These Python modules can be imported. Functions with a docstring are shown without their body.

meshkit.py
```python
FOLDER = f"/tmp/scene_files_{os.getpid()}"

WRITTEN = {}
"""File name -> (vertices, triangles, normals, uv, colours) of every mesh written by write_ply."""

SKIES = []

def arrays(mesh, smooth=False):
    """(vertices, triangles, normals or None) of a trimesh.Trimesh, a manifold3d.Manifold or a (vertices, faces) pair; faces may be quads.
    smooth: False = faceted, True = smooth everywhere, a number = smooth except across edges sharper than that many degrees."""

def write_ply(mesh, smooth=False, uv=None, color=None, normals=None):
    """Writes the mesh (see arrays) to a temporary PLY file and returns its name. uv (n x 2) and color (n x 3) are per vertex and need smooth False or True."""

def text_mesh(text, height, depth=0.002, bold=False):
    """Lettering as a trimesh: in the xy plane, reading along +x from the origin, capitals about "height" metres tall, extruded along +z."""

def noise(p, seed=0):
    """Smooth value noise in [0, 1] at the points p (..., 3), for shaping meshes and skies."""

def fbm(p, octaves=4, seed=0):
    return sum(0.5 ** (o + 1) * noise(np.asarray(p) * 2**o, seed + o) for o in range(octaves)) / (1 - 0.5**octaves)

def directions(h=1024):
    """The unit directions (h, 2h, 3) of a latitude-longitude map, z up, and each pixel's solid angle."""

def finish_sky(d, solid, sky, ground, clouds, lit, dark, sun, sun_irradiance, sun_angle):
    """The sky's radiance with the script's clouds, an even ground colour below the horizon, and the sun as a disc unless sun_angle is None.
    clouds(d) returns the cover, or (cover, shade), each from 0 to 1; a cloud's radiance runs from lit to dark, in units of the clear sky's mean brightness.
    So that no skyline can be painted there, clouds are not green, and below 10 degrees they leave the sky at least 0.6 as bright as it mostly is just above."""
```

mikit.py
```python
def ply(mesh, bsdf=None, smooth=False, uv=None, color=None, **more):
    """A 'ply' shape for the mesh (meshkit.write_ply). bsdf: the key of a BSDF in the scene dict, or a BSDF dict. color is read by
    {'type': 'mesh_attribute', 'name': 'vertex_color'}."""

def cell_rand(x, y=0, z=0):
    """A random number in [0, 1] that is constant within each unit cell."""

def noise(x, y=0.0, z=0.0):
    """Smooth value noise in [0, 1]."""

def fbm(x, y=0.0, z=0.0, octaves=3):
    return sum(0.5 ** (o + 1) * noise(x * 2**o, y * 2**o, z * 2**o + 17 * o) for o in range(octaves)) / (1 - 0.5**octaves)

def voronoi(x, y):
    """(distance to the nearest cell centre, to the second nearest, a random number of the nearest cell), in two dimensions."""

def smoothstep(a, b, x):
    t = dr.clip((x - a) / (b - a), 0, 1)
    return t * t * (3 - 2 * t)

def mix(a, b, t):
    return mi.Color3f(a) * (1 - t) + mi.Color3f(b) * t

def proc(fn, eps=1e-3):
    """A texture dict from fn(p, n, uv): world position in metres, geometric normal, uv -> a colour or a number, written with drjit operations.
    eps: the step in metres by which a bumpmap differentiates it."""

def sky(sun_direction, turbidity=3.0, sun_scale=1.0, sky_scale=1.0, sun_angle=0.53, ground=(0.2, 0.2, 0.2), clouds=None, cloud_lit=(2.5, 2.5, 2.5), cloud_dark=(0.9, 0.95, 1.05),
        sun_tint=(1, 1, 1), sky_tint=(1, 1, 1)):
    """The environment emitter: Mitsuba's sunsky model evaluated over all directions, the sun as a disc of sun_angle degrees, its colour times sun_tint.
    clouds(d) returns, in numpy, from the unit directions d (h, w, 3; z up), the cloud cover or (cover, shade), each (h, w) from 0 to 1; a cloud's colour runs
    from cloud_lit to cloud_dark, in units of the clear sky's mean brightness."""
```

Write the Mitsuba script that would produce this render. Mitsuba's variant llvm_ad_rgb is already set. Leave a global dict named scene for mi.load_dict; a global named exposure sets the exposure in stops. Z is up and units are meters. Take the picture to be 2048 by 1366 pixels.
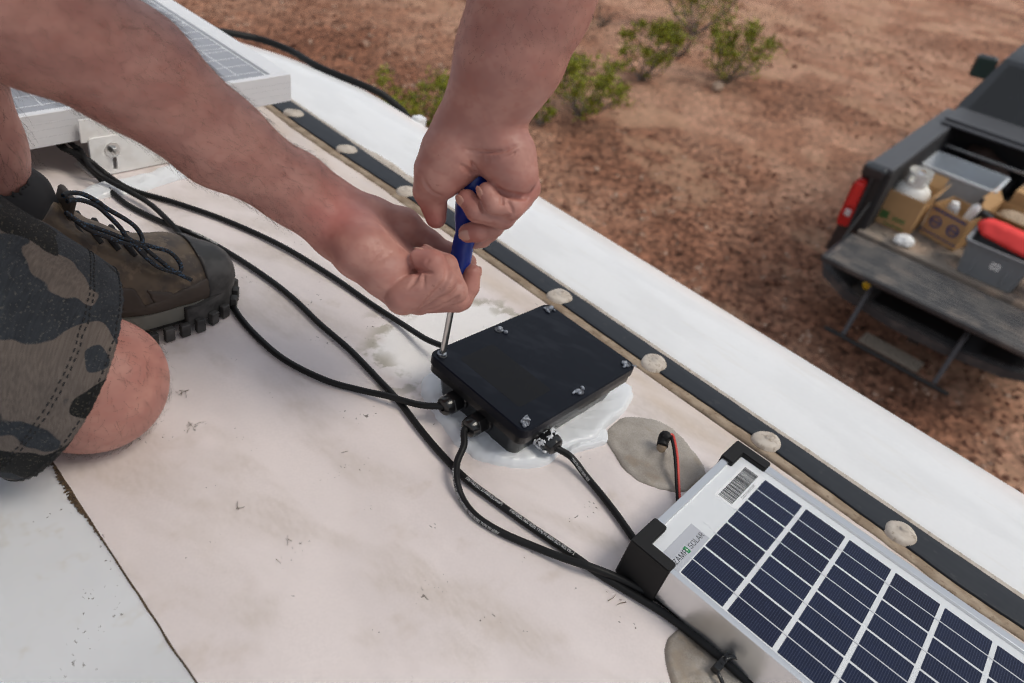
import math, numpy as np, trimesh, drjit as dr, mitsuba as mi, mikit, meshkit, manifold3d
from shapely.geometry import Polygon, box as sbox
from scipy.spatial import cKDTree
from mikit import noise, voronoi, cell_rand, smoothstep, mix, proc

T = mi.ScalarTransform4f
def fbm(x, y=0.0, z=0.0, octaves=3):
    """mikit's fbm with the octaves in a recorded loop (compiles faster)."""
    st = (mi.UInt32(0), mi.Float(x), mi.Float(y), mi.Float(z), mi.Float(0), mi.Float(.5))
    st = dr.while_loop(st, lambda i, x, y, z, s, a: i < octaves, lambda i, x, y, z, s, a: (i + 1, x * 2, y * 2, z * 2 + 17, s + a * noise(x, y, z), a * .5))
    return st[4] / (1 - 0.5**octaves)
scene, labels = {}, {}
# ---------------------------------------------------------------- camera, sky, exposure
# World: x runs along the roof edge of the camper, y across it to the outside, z up from the roof skin (z = 0), metres.
CAM = np.array([0, 0, .5042])
ROT = np.array([[0.7065336977, 0.6706175193, 0.2260138861], [0.5401571813, -0.3047029288, -0.7844656428], [-0.4572093104, 0.6763344350, -0.5775217560]])
scene['camera'] = {'type': 'thinlens', 'fov': 72.72, 'fov_axis': 'x', 'aperture_radius': 0.0023, 'focus_distance': 0.665,
                   'near_clip': 0.01, 'far_clip': 2000.0,
                   'to_world': T().look_at(origin=CAM.tolist(), target=(CAM + ROT[2]).tolist(), up=(-ROT[1]).tolist())}
def overcast(d):
    n = meshkit.fbm(d * [2.2, 2.2, 4.0] + 3.1, 4, 5)
    return np.clip(0.80 + 0.5 * (n - .35), 0, 1), np.clip(0.30 + 0.9 * (n - .45) - 0.25 * np.clip(d[..., 2], 0, 1), 0, 1)
scene['sky'] = mikit.sky((.46, .22, .86), turbidity=4, sun_scale=.44, sun_tint=(.90, 1.0, 1.14), sun_angle=25, clouds=overcast, cloud_lit=(2.08, 2.2, 2.38), cloud_dark=(.93, 1.0, 1.11), ground=(.26, .18, .14))
exposure = 1.63

# ---------------------------------------------------------------- helpers
def S(p, t): return [float(v) for v in (p, t)]
def key_of(k):
    if k not in scene and not any(q.startswith(k + '__') for q in scene): return k
    i = 1
    while f'{k}_{i:03d}' in scene or any(q.startswith(f'{k}_{i:03d}__') for q in scene): i += 1
    return f'{k}_{i:03d}'
def put(name, mesh, bsdf, parent=None, smooth=False, tw=None, **kw):
    k = key_of((parent + '__' if parent else '') + name)
    d = mesh if isinstance(mesh, dict) else mikit.ply(mesh, bsdf, smooth=smooth, **kw)
    if tw is not None: d = {**d, 'to_world': T(np.asarray(tw, float).tolist())}
    scene[k] = d
    return k
def tag(k, label=None, cat=None, group=None, kind=None):
    labels[k] = {a: b for a, b in (('label', label), ('category', cat), ('group', group), ('kind', kind)) if b}
    return k
def thing(name, label, cat, group=None):
    k = key_of(name)
    i = 1
    while k in labels: k = f'{name}_{i:03d}'; i += 1
    return tag(k, label, cat, group)
def cat(*ms): return trimesh.util.concatenate([m for m in ms if m is not None])
def M4(R=None, t=(0, 0, 0)):
    m = np.eye(4)
    if R is not None: m[:3, :3] = R
    m[:3, 3] = t; return m
def rz(a): c, s = math.cos(a), math.sin(a); return np.array([[c, -s, 0], [s, c, 0], [0, 0, 1.]])
def rx(a): c, s = math.cos(a), math.sin(a); return np.array([[1, 0, 0], [0, c, -s], [0, s, c]])
def ry(a): c, s = math.cos(a), math.sin(a); return np.array([[c, 0, s], [0, 1, 0], [-s, 0, c]])
def tm(m): mm = m.to_mesh(); return trimesh.Trimesh(mm.vert_properties[:, :3], mm.tri_verts, process=False)
def bx(x0, x1, y0, y1, z0, z1, r=0.0, seg=2):
    """A box with rounded edges of radius r."""
    if r <= 0:
        m = trimesh.creation.box((x1 - x0, y1 - y0, z1 - z0)); m.apply_translation(((x0 + x1) / 2, (y0 + y1) / 2, (z0 + z1) / 2)); return m
    p = []
    for x in (x0 + r, x1 - r):
        for y in (y0 + r, y1 - r):
            for z in (z0 + r, z1 - r):
                s = manifold3d.Manifold.sphere(r, 4 * seg).translate((x, y, z)); p.append(s)
    return tm(manifold3d.Manifold.batch_hull(p))
def extr(poly, z0, z1):
    m = trimesh.creation.extrude_polygon(poly, z1 - z0, engine='earcut'); m.apply_translation((0, 0, z0)); return m
def rrect(x0, x1, y0, y1, r): return sbox(x0 + r, y0 + r, x1 - r, y1 - r).buffer(r, quad_segs=5)
def plate(poly, z0, z1, ch=.0008):
    """Extruded outline with a small chamfer on the top edge."""
    a = extr(poly, z0, z1 - ch)
    lo, hi = np.array(poly.exterior.coords)[:-1], None
    inner = poly.buffer(-ch, join_style=2)
    h = manifold3d.Manifold.hull_points(np.vstack([np.c_[lo, np.full(len(lo), z0)], np.c_[lo, np.full(len(lo), z1 - ch)], np.c_[np.array(inner.exterior.coords), np.full(len(inner.exterior.coords), z1)]]))
    return tm(h)
def spline(p, n=10):
    """Catmull-Rom through the points."""
    p = np.asarray(p, float); q = np.vstack([2 * p[0] - p[1], p, 2 * p[-1] - p[-2]]); out = []
    for i in range(1, len(q) - 2):
        t = np.linspace(0, 1, n, endpoint=False)[:, None]
        a, b, c, d = q[i - 1:i + 3]
        out.append(.5 * ((2 * b) + (-a + c) * t + (2 * a - 5 * b + 4 * c - d) * t**2 + (-a + 3 * b - 3 * c + d) * t**3))
    return np.vstack(out + [p[-1:]])
def frames(c, up=(0, 0, 1)):
    t = np.gradient(c, axis=0); t /= np.linalg.norm(t, axis=1, keepdims=True) + 1e-12
    s = np.cross(t, np.asarray(up, float)); bad = np.linalg.norm(s, axis=1) < .15
    s[bad] = np.cross(t[bad], [.3, 1, 0]); s /= np.linalg.norm(s, axis=1, keepdims=True) + 1e-12
    return t, s, np.cross(s, t)
def tube(c, r, sides=10, caps=True, up=(0, 0, 1)):
    c = np.asarray(c, float); t, s, u = frames(c, up); r = np.broadcast_to(r, (len(c),))
    a = np.arange(sides) * 2 * np.pi / sides
    v = c[:, None] + r[:, None, None] * (np.cos(a)[None, :, None] * s[:, None] + np.sin(a)[None, :, None] * u[:, None])
    i, j = np.meshgrid(np.arange(len(c) - 1), np.arange(sides), indexing='ij')
    q = np.stack([i * sides + j, i * sides + (j + 1) % sides, (i + 1) * sides + (j + 1) % sides, (i + 1) * sides + j], -1).reshape(-1, 4)
    f = np.vstack([q[:, [0, 1, 2]], q[:, [0, 2, 3]]]); v = v.reshape(-1, 3)
    if caps:
        n = len(v); v = np.vstack([v, c[:1], c[-1:]]); k = np.arange(sides); e = (len(c) - 1) * sides
        f = np.vstack([f, np.stack([k * 0 + n, (k + 1) % sides, k], 1), np.stack([k * 0 + n + 1, e + k, e + (k + 1) % sides], 1)])
    return trimesh.Trimesh(v, f, process=False)
def lathe(prof, n=24):
    """prof: list of (radius, z)."""
    p = np.asarray(prof, float); a = np.arange(n) * 2 * np.pi / n
    v = np.stack([p[:, None, 0] * np.cos(a), p[:, None, 0] * np.sin(a), np.broadcast_to(p[:, None, 1], (len(p), n))], -1).reshape(-1, 3)
    i, j = np.meshgrid(np.arange(len(p) - 1), np.arange(n), indexing='ij')
    q = np.stack([i * n + j, i * n + (j + 1) % n, (i + 1) * n + (j + 1) % n, (i + 1) * n + j], -1).reshape(-1, 4)
    return trimesh.Trimesh(v, np.vstack([q[:, [0, 1, 2]], q[:, [0, 2, 3]]]), process=False)
def align(d, up=(0, 0, 1)):
    """Rotation whose z axis is d."""
    z = np.asarray(d, float); z = z / np.linalg.norm(z); x = np.cross(up, z)
    if np.linalg.norm(x) < 1e-3: x = np.cross([0, 1, 0], z)
    x /= np.linalg.norm(x); return np.stack([x, np.cross(z, x), z], 1)
def moved(m, R=None, t=(0, 0, 0)):
    m = m.copy(); m.apply_transform(M4(R, t)); return m
def grid(nx, ny):
    i, j = np.meshgrid(np.arange(nx - 1), np.arange(ny - 1), indexing='ij')
    q = np.stack([i * ny + j, (i + 1) * ny + j, (i + 1) * ny + j + 1, i * ny + j + 1], -1).reshape(-1, 4)
    return np.vstack([q[:, [0, 1, 2]], q[:, [0, 2, 3]]])
# signed distance fields -> meshes
class Field:
    def __init__(s, lo, hi, h):
        s.lo, s.h = np.asarray(lo, float), h
        s.n = np.ceil((np.asarray(hi) - s.lo) / h).astype(int) + 1
        s.D = np.full(s.n, .5, np.float32)
    def pts(s, a, b):
        g = [np.arange(a[k], b[k], dtype=np.float32) * s.h + s.lo[k] for k in range(3)]
        return np.stack(np.meshgrid(*g, indexing='ij'), -1)
    def cone(s, D, a, b, ra, rb, k, m=.012):
        a, b = np.asarray(a, float), np.asarray(b, float); R = max(ra, rb) + m + k
        i0 = np.clip(np.floor((np.minimum(a, b) - R - s.lo) / s.h).astype(int), 0, s.n); i1 = np.clip(np.ceil((np.maximum(a, b) + R - s.lo) / s.h).astype(int) + 1, 0, s.n)
        if (i1 <= i0).any(): return
        p = s.pts(i0, i1) - a.astype(np.float32); d = (b - a).astype(np.float32); L = max(float(d @ d), 1e-12)
        t = np.clip(p @ d / L, 0, 1); e = np.linalg.norm(p - t[..., None] * d, axis=-1) - (ra + (rb - ra) * t)
        sl = tuple(slice(x, y) for x, y in zip(i0, i1)); o = D[sl]
        hh = np.clip(.5 + .5 * (o - e) / k, 0, 1); D[sl] = o * (1 - hh) + e * hh - k * hh * (1 - hh)
    def group(s, cones, kin, kjoin):
        R = max(max(c[2], c[3]) for c in cones) + kin + kjoin + .012; q = np.array([c[i] for c in cones for i in (0, 1)], float)
        a = np.clip(np.floor((q.min(0) - R - s.lo) / s.h).astype(int), 0, s.n); b = np.clip(np.ceil((q.max(0) + R - s.lo) / s.h).astype(int) + 1, 0, s.n)
        f = Field.__new__(Field); f.lo, f.h, f.n = s.lo + a * s.h, s.h, b - a; D = np.full(f.n, .5, np.float32)
        for c in cones: f.cone(D, *c, kin)
        sl = tuple(slice(x, y) for x, y in zip(a, b)); o = s.D[sl]
        h = np.clip(.5 + .5 * (o - D) / kjoin, 0, 1); s.D[sl] = o * (1 - h) + D * h - kjoin * h * (1 - h)
    def carve(s, lines, k=.0010):
        """Folds: cuts round grooves of the given radius along 3-D polylines."""
        for P, r in lines:
            P = spline(np.asarray(P, float), 8); a = np.clip(np.floor((P.min(0) - .012 - s.lo) / s.h).astype(int), 0, s.n); b = np.clip(np.ceil((P.max(0) + .012 - s.lo) / s.h).astype(int) + 1, 0, s.n)
            d, i = cKDTree(P).query(s.pts(a, b), distance_upper_bound=.012); u = np.abs(np.linspace(-1, 1, len(P)))[np.minimum(i, len(P) - 1)]; e = 1.75 * r * (1 - .75 * u**3) - np.where(np.isfinite(d), d, .05)
            sl = tuple(slice(x, y) for x, y in zip(a, b)); o = s.D[sl]; h = np.clip(.5 + .5 * (e - o) / k, 0, 1); s.D[sl] = (o * (1 - h) + e * h + k * h * (1 - h)).astype(np.float32)
    def mesh(s, level=0.0):
        return nets(s.D - level, s.lo, s.h)
def nets(D, lo, h):
    """Surface nets: the zero level of D as a mesh, normals outwards (D > 0)."""
    ins = D < 0; n = np.array(D.shape)
    cnt = np.zeros(n - 1, np.int8); acc = np.zeros((*(n - 1), 3), np.float32)
    for ax in range(3):
        a = [slice(None)] * 3; b = [slice(None)] * 3; a[ax] = slice(0, -1); b[ax] = slice(1, None)
        da, db = D[tuple(a)], D[tuple(b)]; cross = (da < 0) != (db < 0)
        idx = np.argwhere(cross); t = (da[cross] / (da[cross] - db[cross])).astype(np.float32)
        o = [k for k in range(3) if k != ax]
        for du in (0, 1):
            for dv in (0, 1):
                c = idx.copy(); c[:, o[0]] -= du; c[:, o[1]] -= dv
                ok = (c >= 0).all(1) & (c < n - 1).all(1); cc = c[ok]; p = idx[ok].astype(np.float32); p[:, ax] += t[ok]
                np.add.at(cnt, tuple(cc.T), 1); np.add.at(acc, tuple(cc.T), p)
    cells = cnt > 0; vid = np.full(n - 1, -1, np.int64); vid[cells] = np.arange(cells.sum())
    v = acc[cells] / cnt[cells][:, None]; faces = []
    for ax in range(3):
        a = [slice(None)] * 3; b = [slice(None)] * 3; a[ax] = slice(0, -1); b[ax] = slice(1, None)
        da, db = D[tuple(a)], D[tuple(b)]; idx = np.argwhere((da < 0) != (db < 0)); u, w = [(1, 2), (2, 0), (0, 1)][ax]
        idx = idx[(idx[:, u] > 0) & (idx[:, w] > 0) & (idx[:, u] < n[u] - 1) & (idx[:, w] < n[w] - 1)]
        eu, ew = np.eye(3, dtype=int)[u], np.eye(3, dtype=int)[w]
        q = np.stack([vid[tuple((idx - eu - ew).T)], vid[tuple((idx - ew).T)], vid[tuple(idx.T)], vid[tuple((idx - eu).T)]], 1)
        flip = ~(D[tuple(idx.T)] < 0); q[flip] = q[flip][:, ::-1]; faces.append(q)
    q = np.vstack(faces); f = np.vstack([q[:, [0, 1, 2]], q[:, [0, 2, 3]]])
    return trimesh.Trimesh(v * h + lo, f, process=False)
def relax(m, it=6, lam=.5):
    """Taubin smoothing with vectorised neighbours."""
    import scipy.sparse as sp
    e = np.vstack([m.faces[:, [0, 1]], m.faces[:, [1, 2]], m.faces[:, [2, 0]]]); n = len(m.vertices)
    A = sp.coo_matrix((np.ones(len(e)), (e[:, 0], e[:, 1])), (n, n)).tocsr(); A = ((A + A.T) > 0).astype(float)
    W = sp.diags(1 / np.maximum(np.asarray(A.sum(1)).ravel(), 1)) @ A; v = np.array(m.vertices)
    for _ in range(it):
        v = v + lam * (W @ v - v); v = v - (lam + .03) * (W @ v - v)
    return trimesh.Trimesh(v, m.faces, process=False)
def vnormals(m):
    v, f = np.asarray(m.vertices), np.asarray(m.faces); n = np.zeros_like(v); c = np.cross(v[f[:, 1]] - v[f[:, 0]], v[f[:, 2]] - v[f[:, 0]])
    for k in range(3): np.add.at(n, f[:, k], c)
    return n / np.maximum(np.linalg.norm(n, axis=1, keepdims=True), 1e-12)
def crease(m, lines, w=.0014, depth=.0007):
    """Folds pressed into the mesh along 3-D polylines."""
    if not len(lines): return m
    P = np.vstack([spline(l, 14) for l in lines]); d, _ = cKDTree(P).query(m.vertices, distance_upper_bound=4 * w)
    d = np.where(np.isfinite(d), d, 1); v = np.array(m.vertices) - vnormals(m) * (depth * np.exp(-(d / w)**2) - .25 * depth * np.exp(-((d - 2.2 * w) / w)**2))[:, None]
    return trimesh.Trimesh(v, m.faces, process=False)
# the ground (and the truck standing on it) slopes up behind the camper; x right, y away, z up from the soil
GROUND = np.array([[.99905018, -.00807757, -.04281939], [.00139423, .98809068, -.15386641], [.04355230, .15366057, .98716342]])
TM = M4(GROUND, [-.25, 6.176, -2.247])
GO = np.array([-.25, 6.176, -2.247]) - GROUND @ [0, 6.2, 0]
GM = M4(GROUND, GO)
# ---------------------------------------------------------------- materials
def two(d): return {'type': 'twosided', 'bsdf': d}
def mat(name, color, rough=.5, bump=None, scale=.001, **kw):
    col = proc(color) if callable(color) else {'type': 'rgb', 'value': list(color)}
    r = proc(rough) if callable(rough) else float(rough)
    d = {'type': 'principled', 'base_color': col, 'roughness': r, **kw}
    if bump is not None: d = {'type': 'bumpmap', 'arbitrary': proc(bump, 3e-4), 'scale': float(scale), 'bsdf': d}
    scene[name] = two(d); return name
def streak(p, sx, sy, sz=1.0): return fbm(p.x * sx + 3, p.y * sy + 7, p.z * sz, 4)
def c_roof(p, n, uv):
    a = streak(p, 9, 16); b = fbm(p.x * 42, p.y * 27, 0.0, 4); c = noise(p.x * 700, p.y * 700, p.z * 700)
    w = fbm(p.x * 6 + 4 * noise(p.x * 3, p.y * 5), p.y * 22 - p.x * 9, 1.0, 4)
    col = mix((.655, .587, .565), (.605, .54, .52), smoothstep(.35, .65, a))
    col = mix(col, (.47, .405, .355), .62 * smoothstep(.48, .80, w) * (.55 + .45 * noise(p.x * 170 + p.y * 60, p.y * 340, 2.0)))
    fine = .45 + .55 * noise(p.x * 260, p.y * 260, 6.0); col = mix(col, (.44, .365, .30), .42 * smoothstep(.54, .80, b) * smoothstep(.40, .62, a) * fine)
    edge = smoothstep(.63, .668, p.y) * (.35 + .65 * noise(p.x * 23, p.y * 60))
    col = mix(col, (.50, .38, .26), .45 * edge)
    spot = smoothstep(.90, .92, noise(p.x * 420, p.y * 420, 3.0)) * smoothstep(.80, .86, noise(p.x * 41, p.y * 41, 9.0))
    # cleaned, whitish, scuffed patch beside the box
    d = dr.sqrt(dr.square((p.x + .43) / .10) + dr.square((p.y - .53) / .12)) + .35 * (fbm(p.x * 30, p.y * 30, 2.0, 3) - .5)
    col = mix(col, (.72, .70, .68), .85 * (1 - smoothstep(.75, 1.05, d)))
    ring = (1 - smoothstep(.0, .22, dr.abs(d - .92))) * smoothstep(.45, .62, fbm(p.x * 70, p.y * 55, 4.0, 4))
    col = mix(col, (.30, .27, .20), .75 * ring)
    return mix(col, (.08, .06, .05), .8 * spot) * (.975 + .05 * c)
def c_roof2(p, n, uv):
    a = streak(p, 12, 7); b = fbm(p.x * 60, p.y * 60, 0.0, 3); w = fbm(p.x * 5 + 2, p.y * 30 + p.x * 12, 4.0, 4)
    col = mix((.585, .592, .602), (.53, .535, .542), smoothstep(.3, .7, a)); col = mix(col, (.44, .42, .39), .40 * smoothstep(.52, .80, w))
    sp = smoothstep(.90, .92, noise(p.x * 420, p.y * 420, 1.0)) * smoothstep(.72, .78, noise(p.x * 37, p.y * 37, 5.0))
    return mix(mix(col, (.46, .41, .33), .35 * smoothstep(.56, .80, b) * noise(p.x * 300, p.y * 300, 8.0)), (.10, .09, .08), .8 * sp)
def b_roof(p, n, uv): return .6 * fbm(p.x * 900, p.y * 900, 0.0, 2) + 1.2 * fbm(p.x * 90, p.y * 60, 0.0, 3)
mat('roof_skin', c_roof, .52, b_roof, .00035, specular=.35)
mat('roof_skin_clean', c_roof2, .42, b_roof, .0003, specular=.4)
def c_gel(p, n, uv):
    a = fbm(p.x * 9, p.y * 25, 0.0, 4); b = noise(p.x * 400, p.y * 400, p.z * 400)
    return mix(mix((.67, .67, .668), (.635, .635, .632), smoothstep(.4, .7, a)), (.60, .57, .52), .18 * smoothstep(.65, .8, fbm(p.x * 14, p.y * 60, 7.0, 4))) * (.985 + .03 * b)
mat('gelcoat', c_gel, .22, specular=.5)
def c_strip(p, n, uv):
    a = fbm(p.x * 30, p.y * 160, 0.0, 4)
    return mix(mix((.017, .020, .026), (.026, .029, .034), a), (.10, .09, .08), .16 * smoothstep(.70, .84, fbm(p.x * 90, p.y * 90, 3.0, 4)))
mat('strip_rubber', c_strip, .5, specular=.25)
def c_tan(p, n, uv):
    a = fbm(p.x * 60, p.y * 90, p.z * 60, 4)
    return mix(mix((.22, .155, .10), (.31, .235, .165), smoothstep(.35, .7, a)), (.14, .09, .05), .6 * smoothstep(.62, .8, fbm(p.x * 160, p.y * 160, 5.0, 3)))
mat('old_bead', c_tan, .6)
def c_cap(p, n, uv):
    a = fbm(p.x * 110, p.y * 110, p.z * 110, 4)
    return mix(mix((.42, .36, .30), (.50, .445, .385), smoothstep(.3, .7, a)), (.26, .2, .14), .6 * smoothstep(.6, .78, fbm(p.x * 240, p.y * 240, 2.0, 3)))
mat('cap_sealant', c_cap, .5)
def c_dome(p, n, uv):
    a = fbm(p.x * 38, p.y * 38, p.z * 38, 4); b = noise(p.x * 1100, p.y * 1100, p.z * 1100)
    col = mix((.235, .205, .175), (.34, .305, .265), smoothstep(.3, .68, a)); col = mix(col, (.20, .135, .075), .5 * smoothstep(.52, .80, fbm(p.x * 60, p.y * 60, 9.0, 4)) * (.5 + .5 * b))
    return col * (.86 + .28 * b)
mat('old_sealant', c_dome, .5, lambda p, n, uv: .4 * fbm(p.x * 900, p.y * 900, 0.0, 2) + fbm(p.x * 90, p.y * 90, 0.0, 3), .0012)
mat('new_sealant', (.64, .652, .665), .28, lambda p, n, uv: fbm(p.x * 120, p.y * 120, 0.0, 3), .0012, specular=.5)
mat('dark_dirt', lambda p, n, uv: mix((.035, .022, .014), (.13, .085, .045), noise(p.x * 900, p.y * 900)), .9)
def c_box(p, n, uv):
    sm = fbm(p.x * 30 + p.y * 12, p.y * 70 - p.x * 26, 0.0, 4)
    return mix((.0026, .0038, .0080), (.0075, .0092, .0145), smoothstep(.5, .78, sm))
mat('box_lid', c_box, .34, specular=.16)
mat('box_label', (.0060, .0062, .0075), .5, specular=.16)
mat('black_gloss', (.0085, .0085, .009), .19, specular=.5)
mat('black_matte', (.0125, .012, .012), .48, specular=.18)
mat('cable_black', (.0085, .0084, .0088), .46, specular=.2)
mat('print_white', (.62, .62, .6), .6)
mat('smear', lambda p, n, uv: mix((.05, .055, .065), (.34, .37, .42), noise(p.x * 700, p.y * 700, p.z * 700)), .12, specular=.6)
mat('steel', (.56, .55, .53), .22, metallic=1.0)
mat('dark_steel', (.16, .16, .165), .35, metallic=.9)
mat('brushed', (.69, .69, .695), .33, metallic=.85)
mat('white_frame', (.61, .61, .62), .35)
mat('bracket_white', lambda p, n, uv: mix((.72, .715, .70), (.63, .61, .58), smoothstep(.4, .75, fbm(p.x * 40, p.y * 40, p.z * 40, 4))), .45)
mat('wire_red', (.52, .055, .04), .4)
mat('driver_blue', (.005, .026, .215), .33, specular=.5)

# ---------------------------------------------------------------- the camper roof
RV = thing('camper', 'white camper with a pale dirty roof, dark trim strip and rounded white edge', 'camper')
def sheet(x0, x1, y0, y1, nx, ny, zf):
    X, Y = np.meshgrid(np.linspace(x0, x1, nx), np.linspace(y0, y1, ny), indexing='ij'); P = np.stack([X, Y, X * 0], -1)
    P[..., 2] = zf(X, Y); return trimesh.Trimesh(P.reshape(-1, 3), grid(nx, ny), process=False)
fb = lambda X, Y, a, b, s=0, o=3: meshkit.fbm(np.stack([X * a, Y * b, X * 0 + s], -1), o, s)
seam_y = lambda X: .106 + .0012 * (fb(X, X * 0, 40, 0, 3) - .5)
def z_main(X, Y): return -.0008 + .0022 * (fb(X, Y, 14, 22, 1) - .5) * np.clip((Y - .11) / .04, 0, 1) * np.clip((.66 - Y) / .05, 0, 1)
def strip_sheet(x0, x1, ya, yb, nx, ny, zf):
    m = sheet(x0, x1, 0, 1, nx, ny, lambda X, Y: X * 0); v = np.array(m.vertices); v[:, 1] = ya(v[:, 0]) * (1 - v[:, 1]) + yb(v[:, 0]) * v[:, 1]
    v[:, 2] = zf(v[:, 0], v[:, 1]); return trimesh.Trimesh(v, m.faces, process=False)
k = put('roof_sheet', cat(strip_sheet(-1.78, 1.3, seam_y, lambda X: X * 0 + .70, 760, 110, z_main), strip_sheet(-1.78, 1.3, seam_y, lambda X: seam_y(X) + .00001, 760, 2, lambda X, Y: np.where(Y > seam_y(X) + .000005, -.0008, -.006))), 'roof_skin', RV, smooth=40)
tag(k, 'pinkish white roof sheet smeared with dirt')
def z_clean(X, Y):
    ridge = lambda a: .0009 * np.exp(-(a / .003)**2)
    return -.0032 + .0018 * (fb(X, Y, 10, 9, 4) - .5) + ridge(Y - .045 + .10 * (X + .40)) + ridge(Y - .085 - .16 * (X + .42)) * (X < -.3)
k = put('roof_sheet', sheet(-1.78, 1.3, -1.6, .112, 500, 300, z_clean), 'roof_skin_clean', RV, smooth=True); tag(k, 'cleaner bluish white roof sheet beyond the seam')
# dirt caught along the seam, frayed near the knee
rng = np.random.default_rng(11); ms = []
for i in range(900):
    x = rng.uniform(-.60, -.30) if i % 3 else rng.uniform(-1.1, .2); near = math.exp(-((x + .445) / .035)**2)
    L = .0008 + (.0045 * near + .0008) * rng.random(); w = .00016 + .00022 * rng.random()
    if rng.random() > .06 + near: continue
    b = bx(-w, w, -L, .0008, -.0026, -.0012 + .0004 * rng.random()); ms.append(moved(b, rz(rng.normal(0, .6)), (x, float(seam_y(np.array([x]))[0]), 0)))
xs = np.linspace(-1.2, .3, 500); ys = seam_y(xs)
ms.append(tube(np.c_[xs, ys - .0006, np.full(500, -.0024)], .0004 + .0007 * meshkit.fbm(np.c_[xs * 60, xs * 0, xs * 0], 3, 2)**2, 6))
k = put('seam_dirt', cat(*ms), 'dark_dirt', RV); tag(k, 'brown dirt caught along the roof seam', kind='stuff')
inner = lambda X: np.interp(X, [-3, -1.177, -1.084, -.932, -.788, -.526, -.28, -.112, .009, .14, .197, 1.3], [.712, .712, .707, .708, .715, .717, .716, .720, .716, .711, .714, .714]) + .002 * (fb(X, X * 0, 55, 0, 8) - .5)
outer = lambda X: X * 0 + .757 + .0012 * (fb(X, X * 0, 30, 0, 9) - .5)
def prof(x0, x1, n, cols, bsdf, name, sm=True, **kw):
    X = np.linspace(x0, x1, n); V = np.stack([np.stack([X, y(X) if callable(y) else X * 0 + y, z(X) if callable(z) else X * 0 + z], -1) for y, z in cols], 1)
    return put(name, trimesh.Trimesh(V.reshape(-1, 3), grid(n, len(cols)), process=False), bsdf, RV, smooth=sm, **kw)
prof(-1.78, 1.3, 600, [(lambda X: inner(X) - .0004, -.003), (inner, .0026), (lambda X: inner(X) + .0012, .0034), (lambda X: inner(X) + .005, .0036), (.736, .0038), (lambda X: outer(X) - .004, .0030), (outer, .0012), (lambda X: outer(X) + .0004, -.002)], 'strip_rubber', 'trim_strip')
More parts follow.
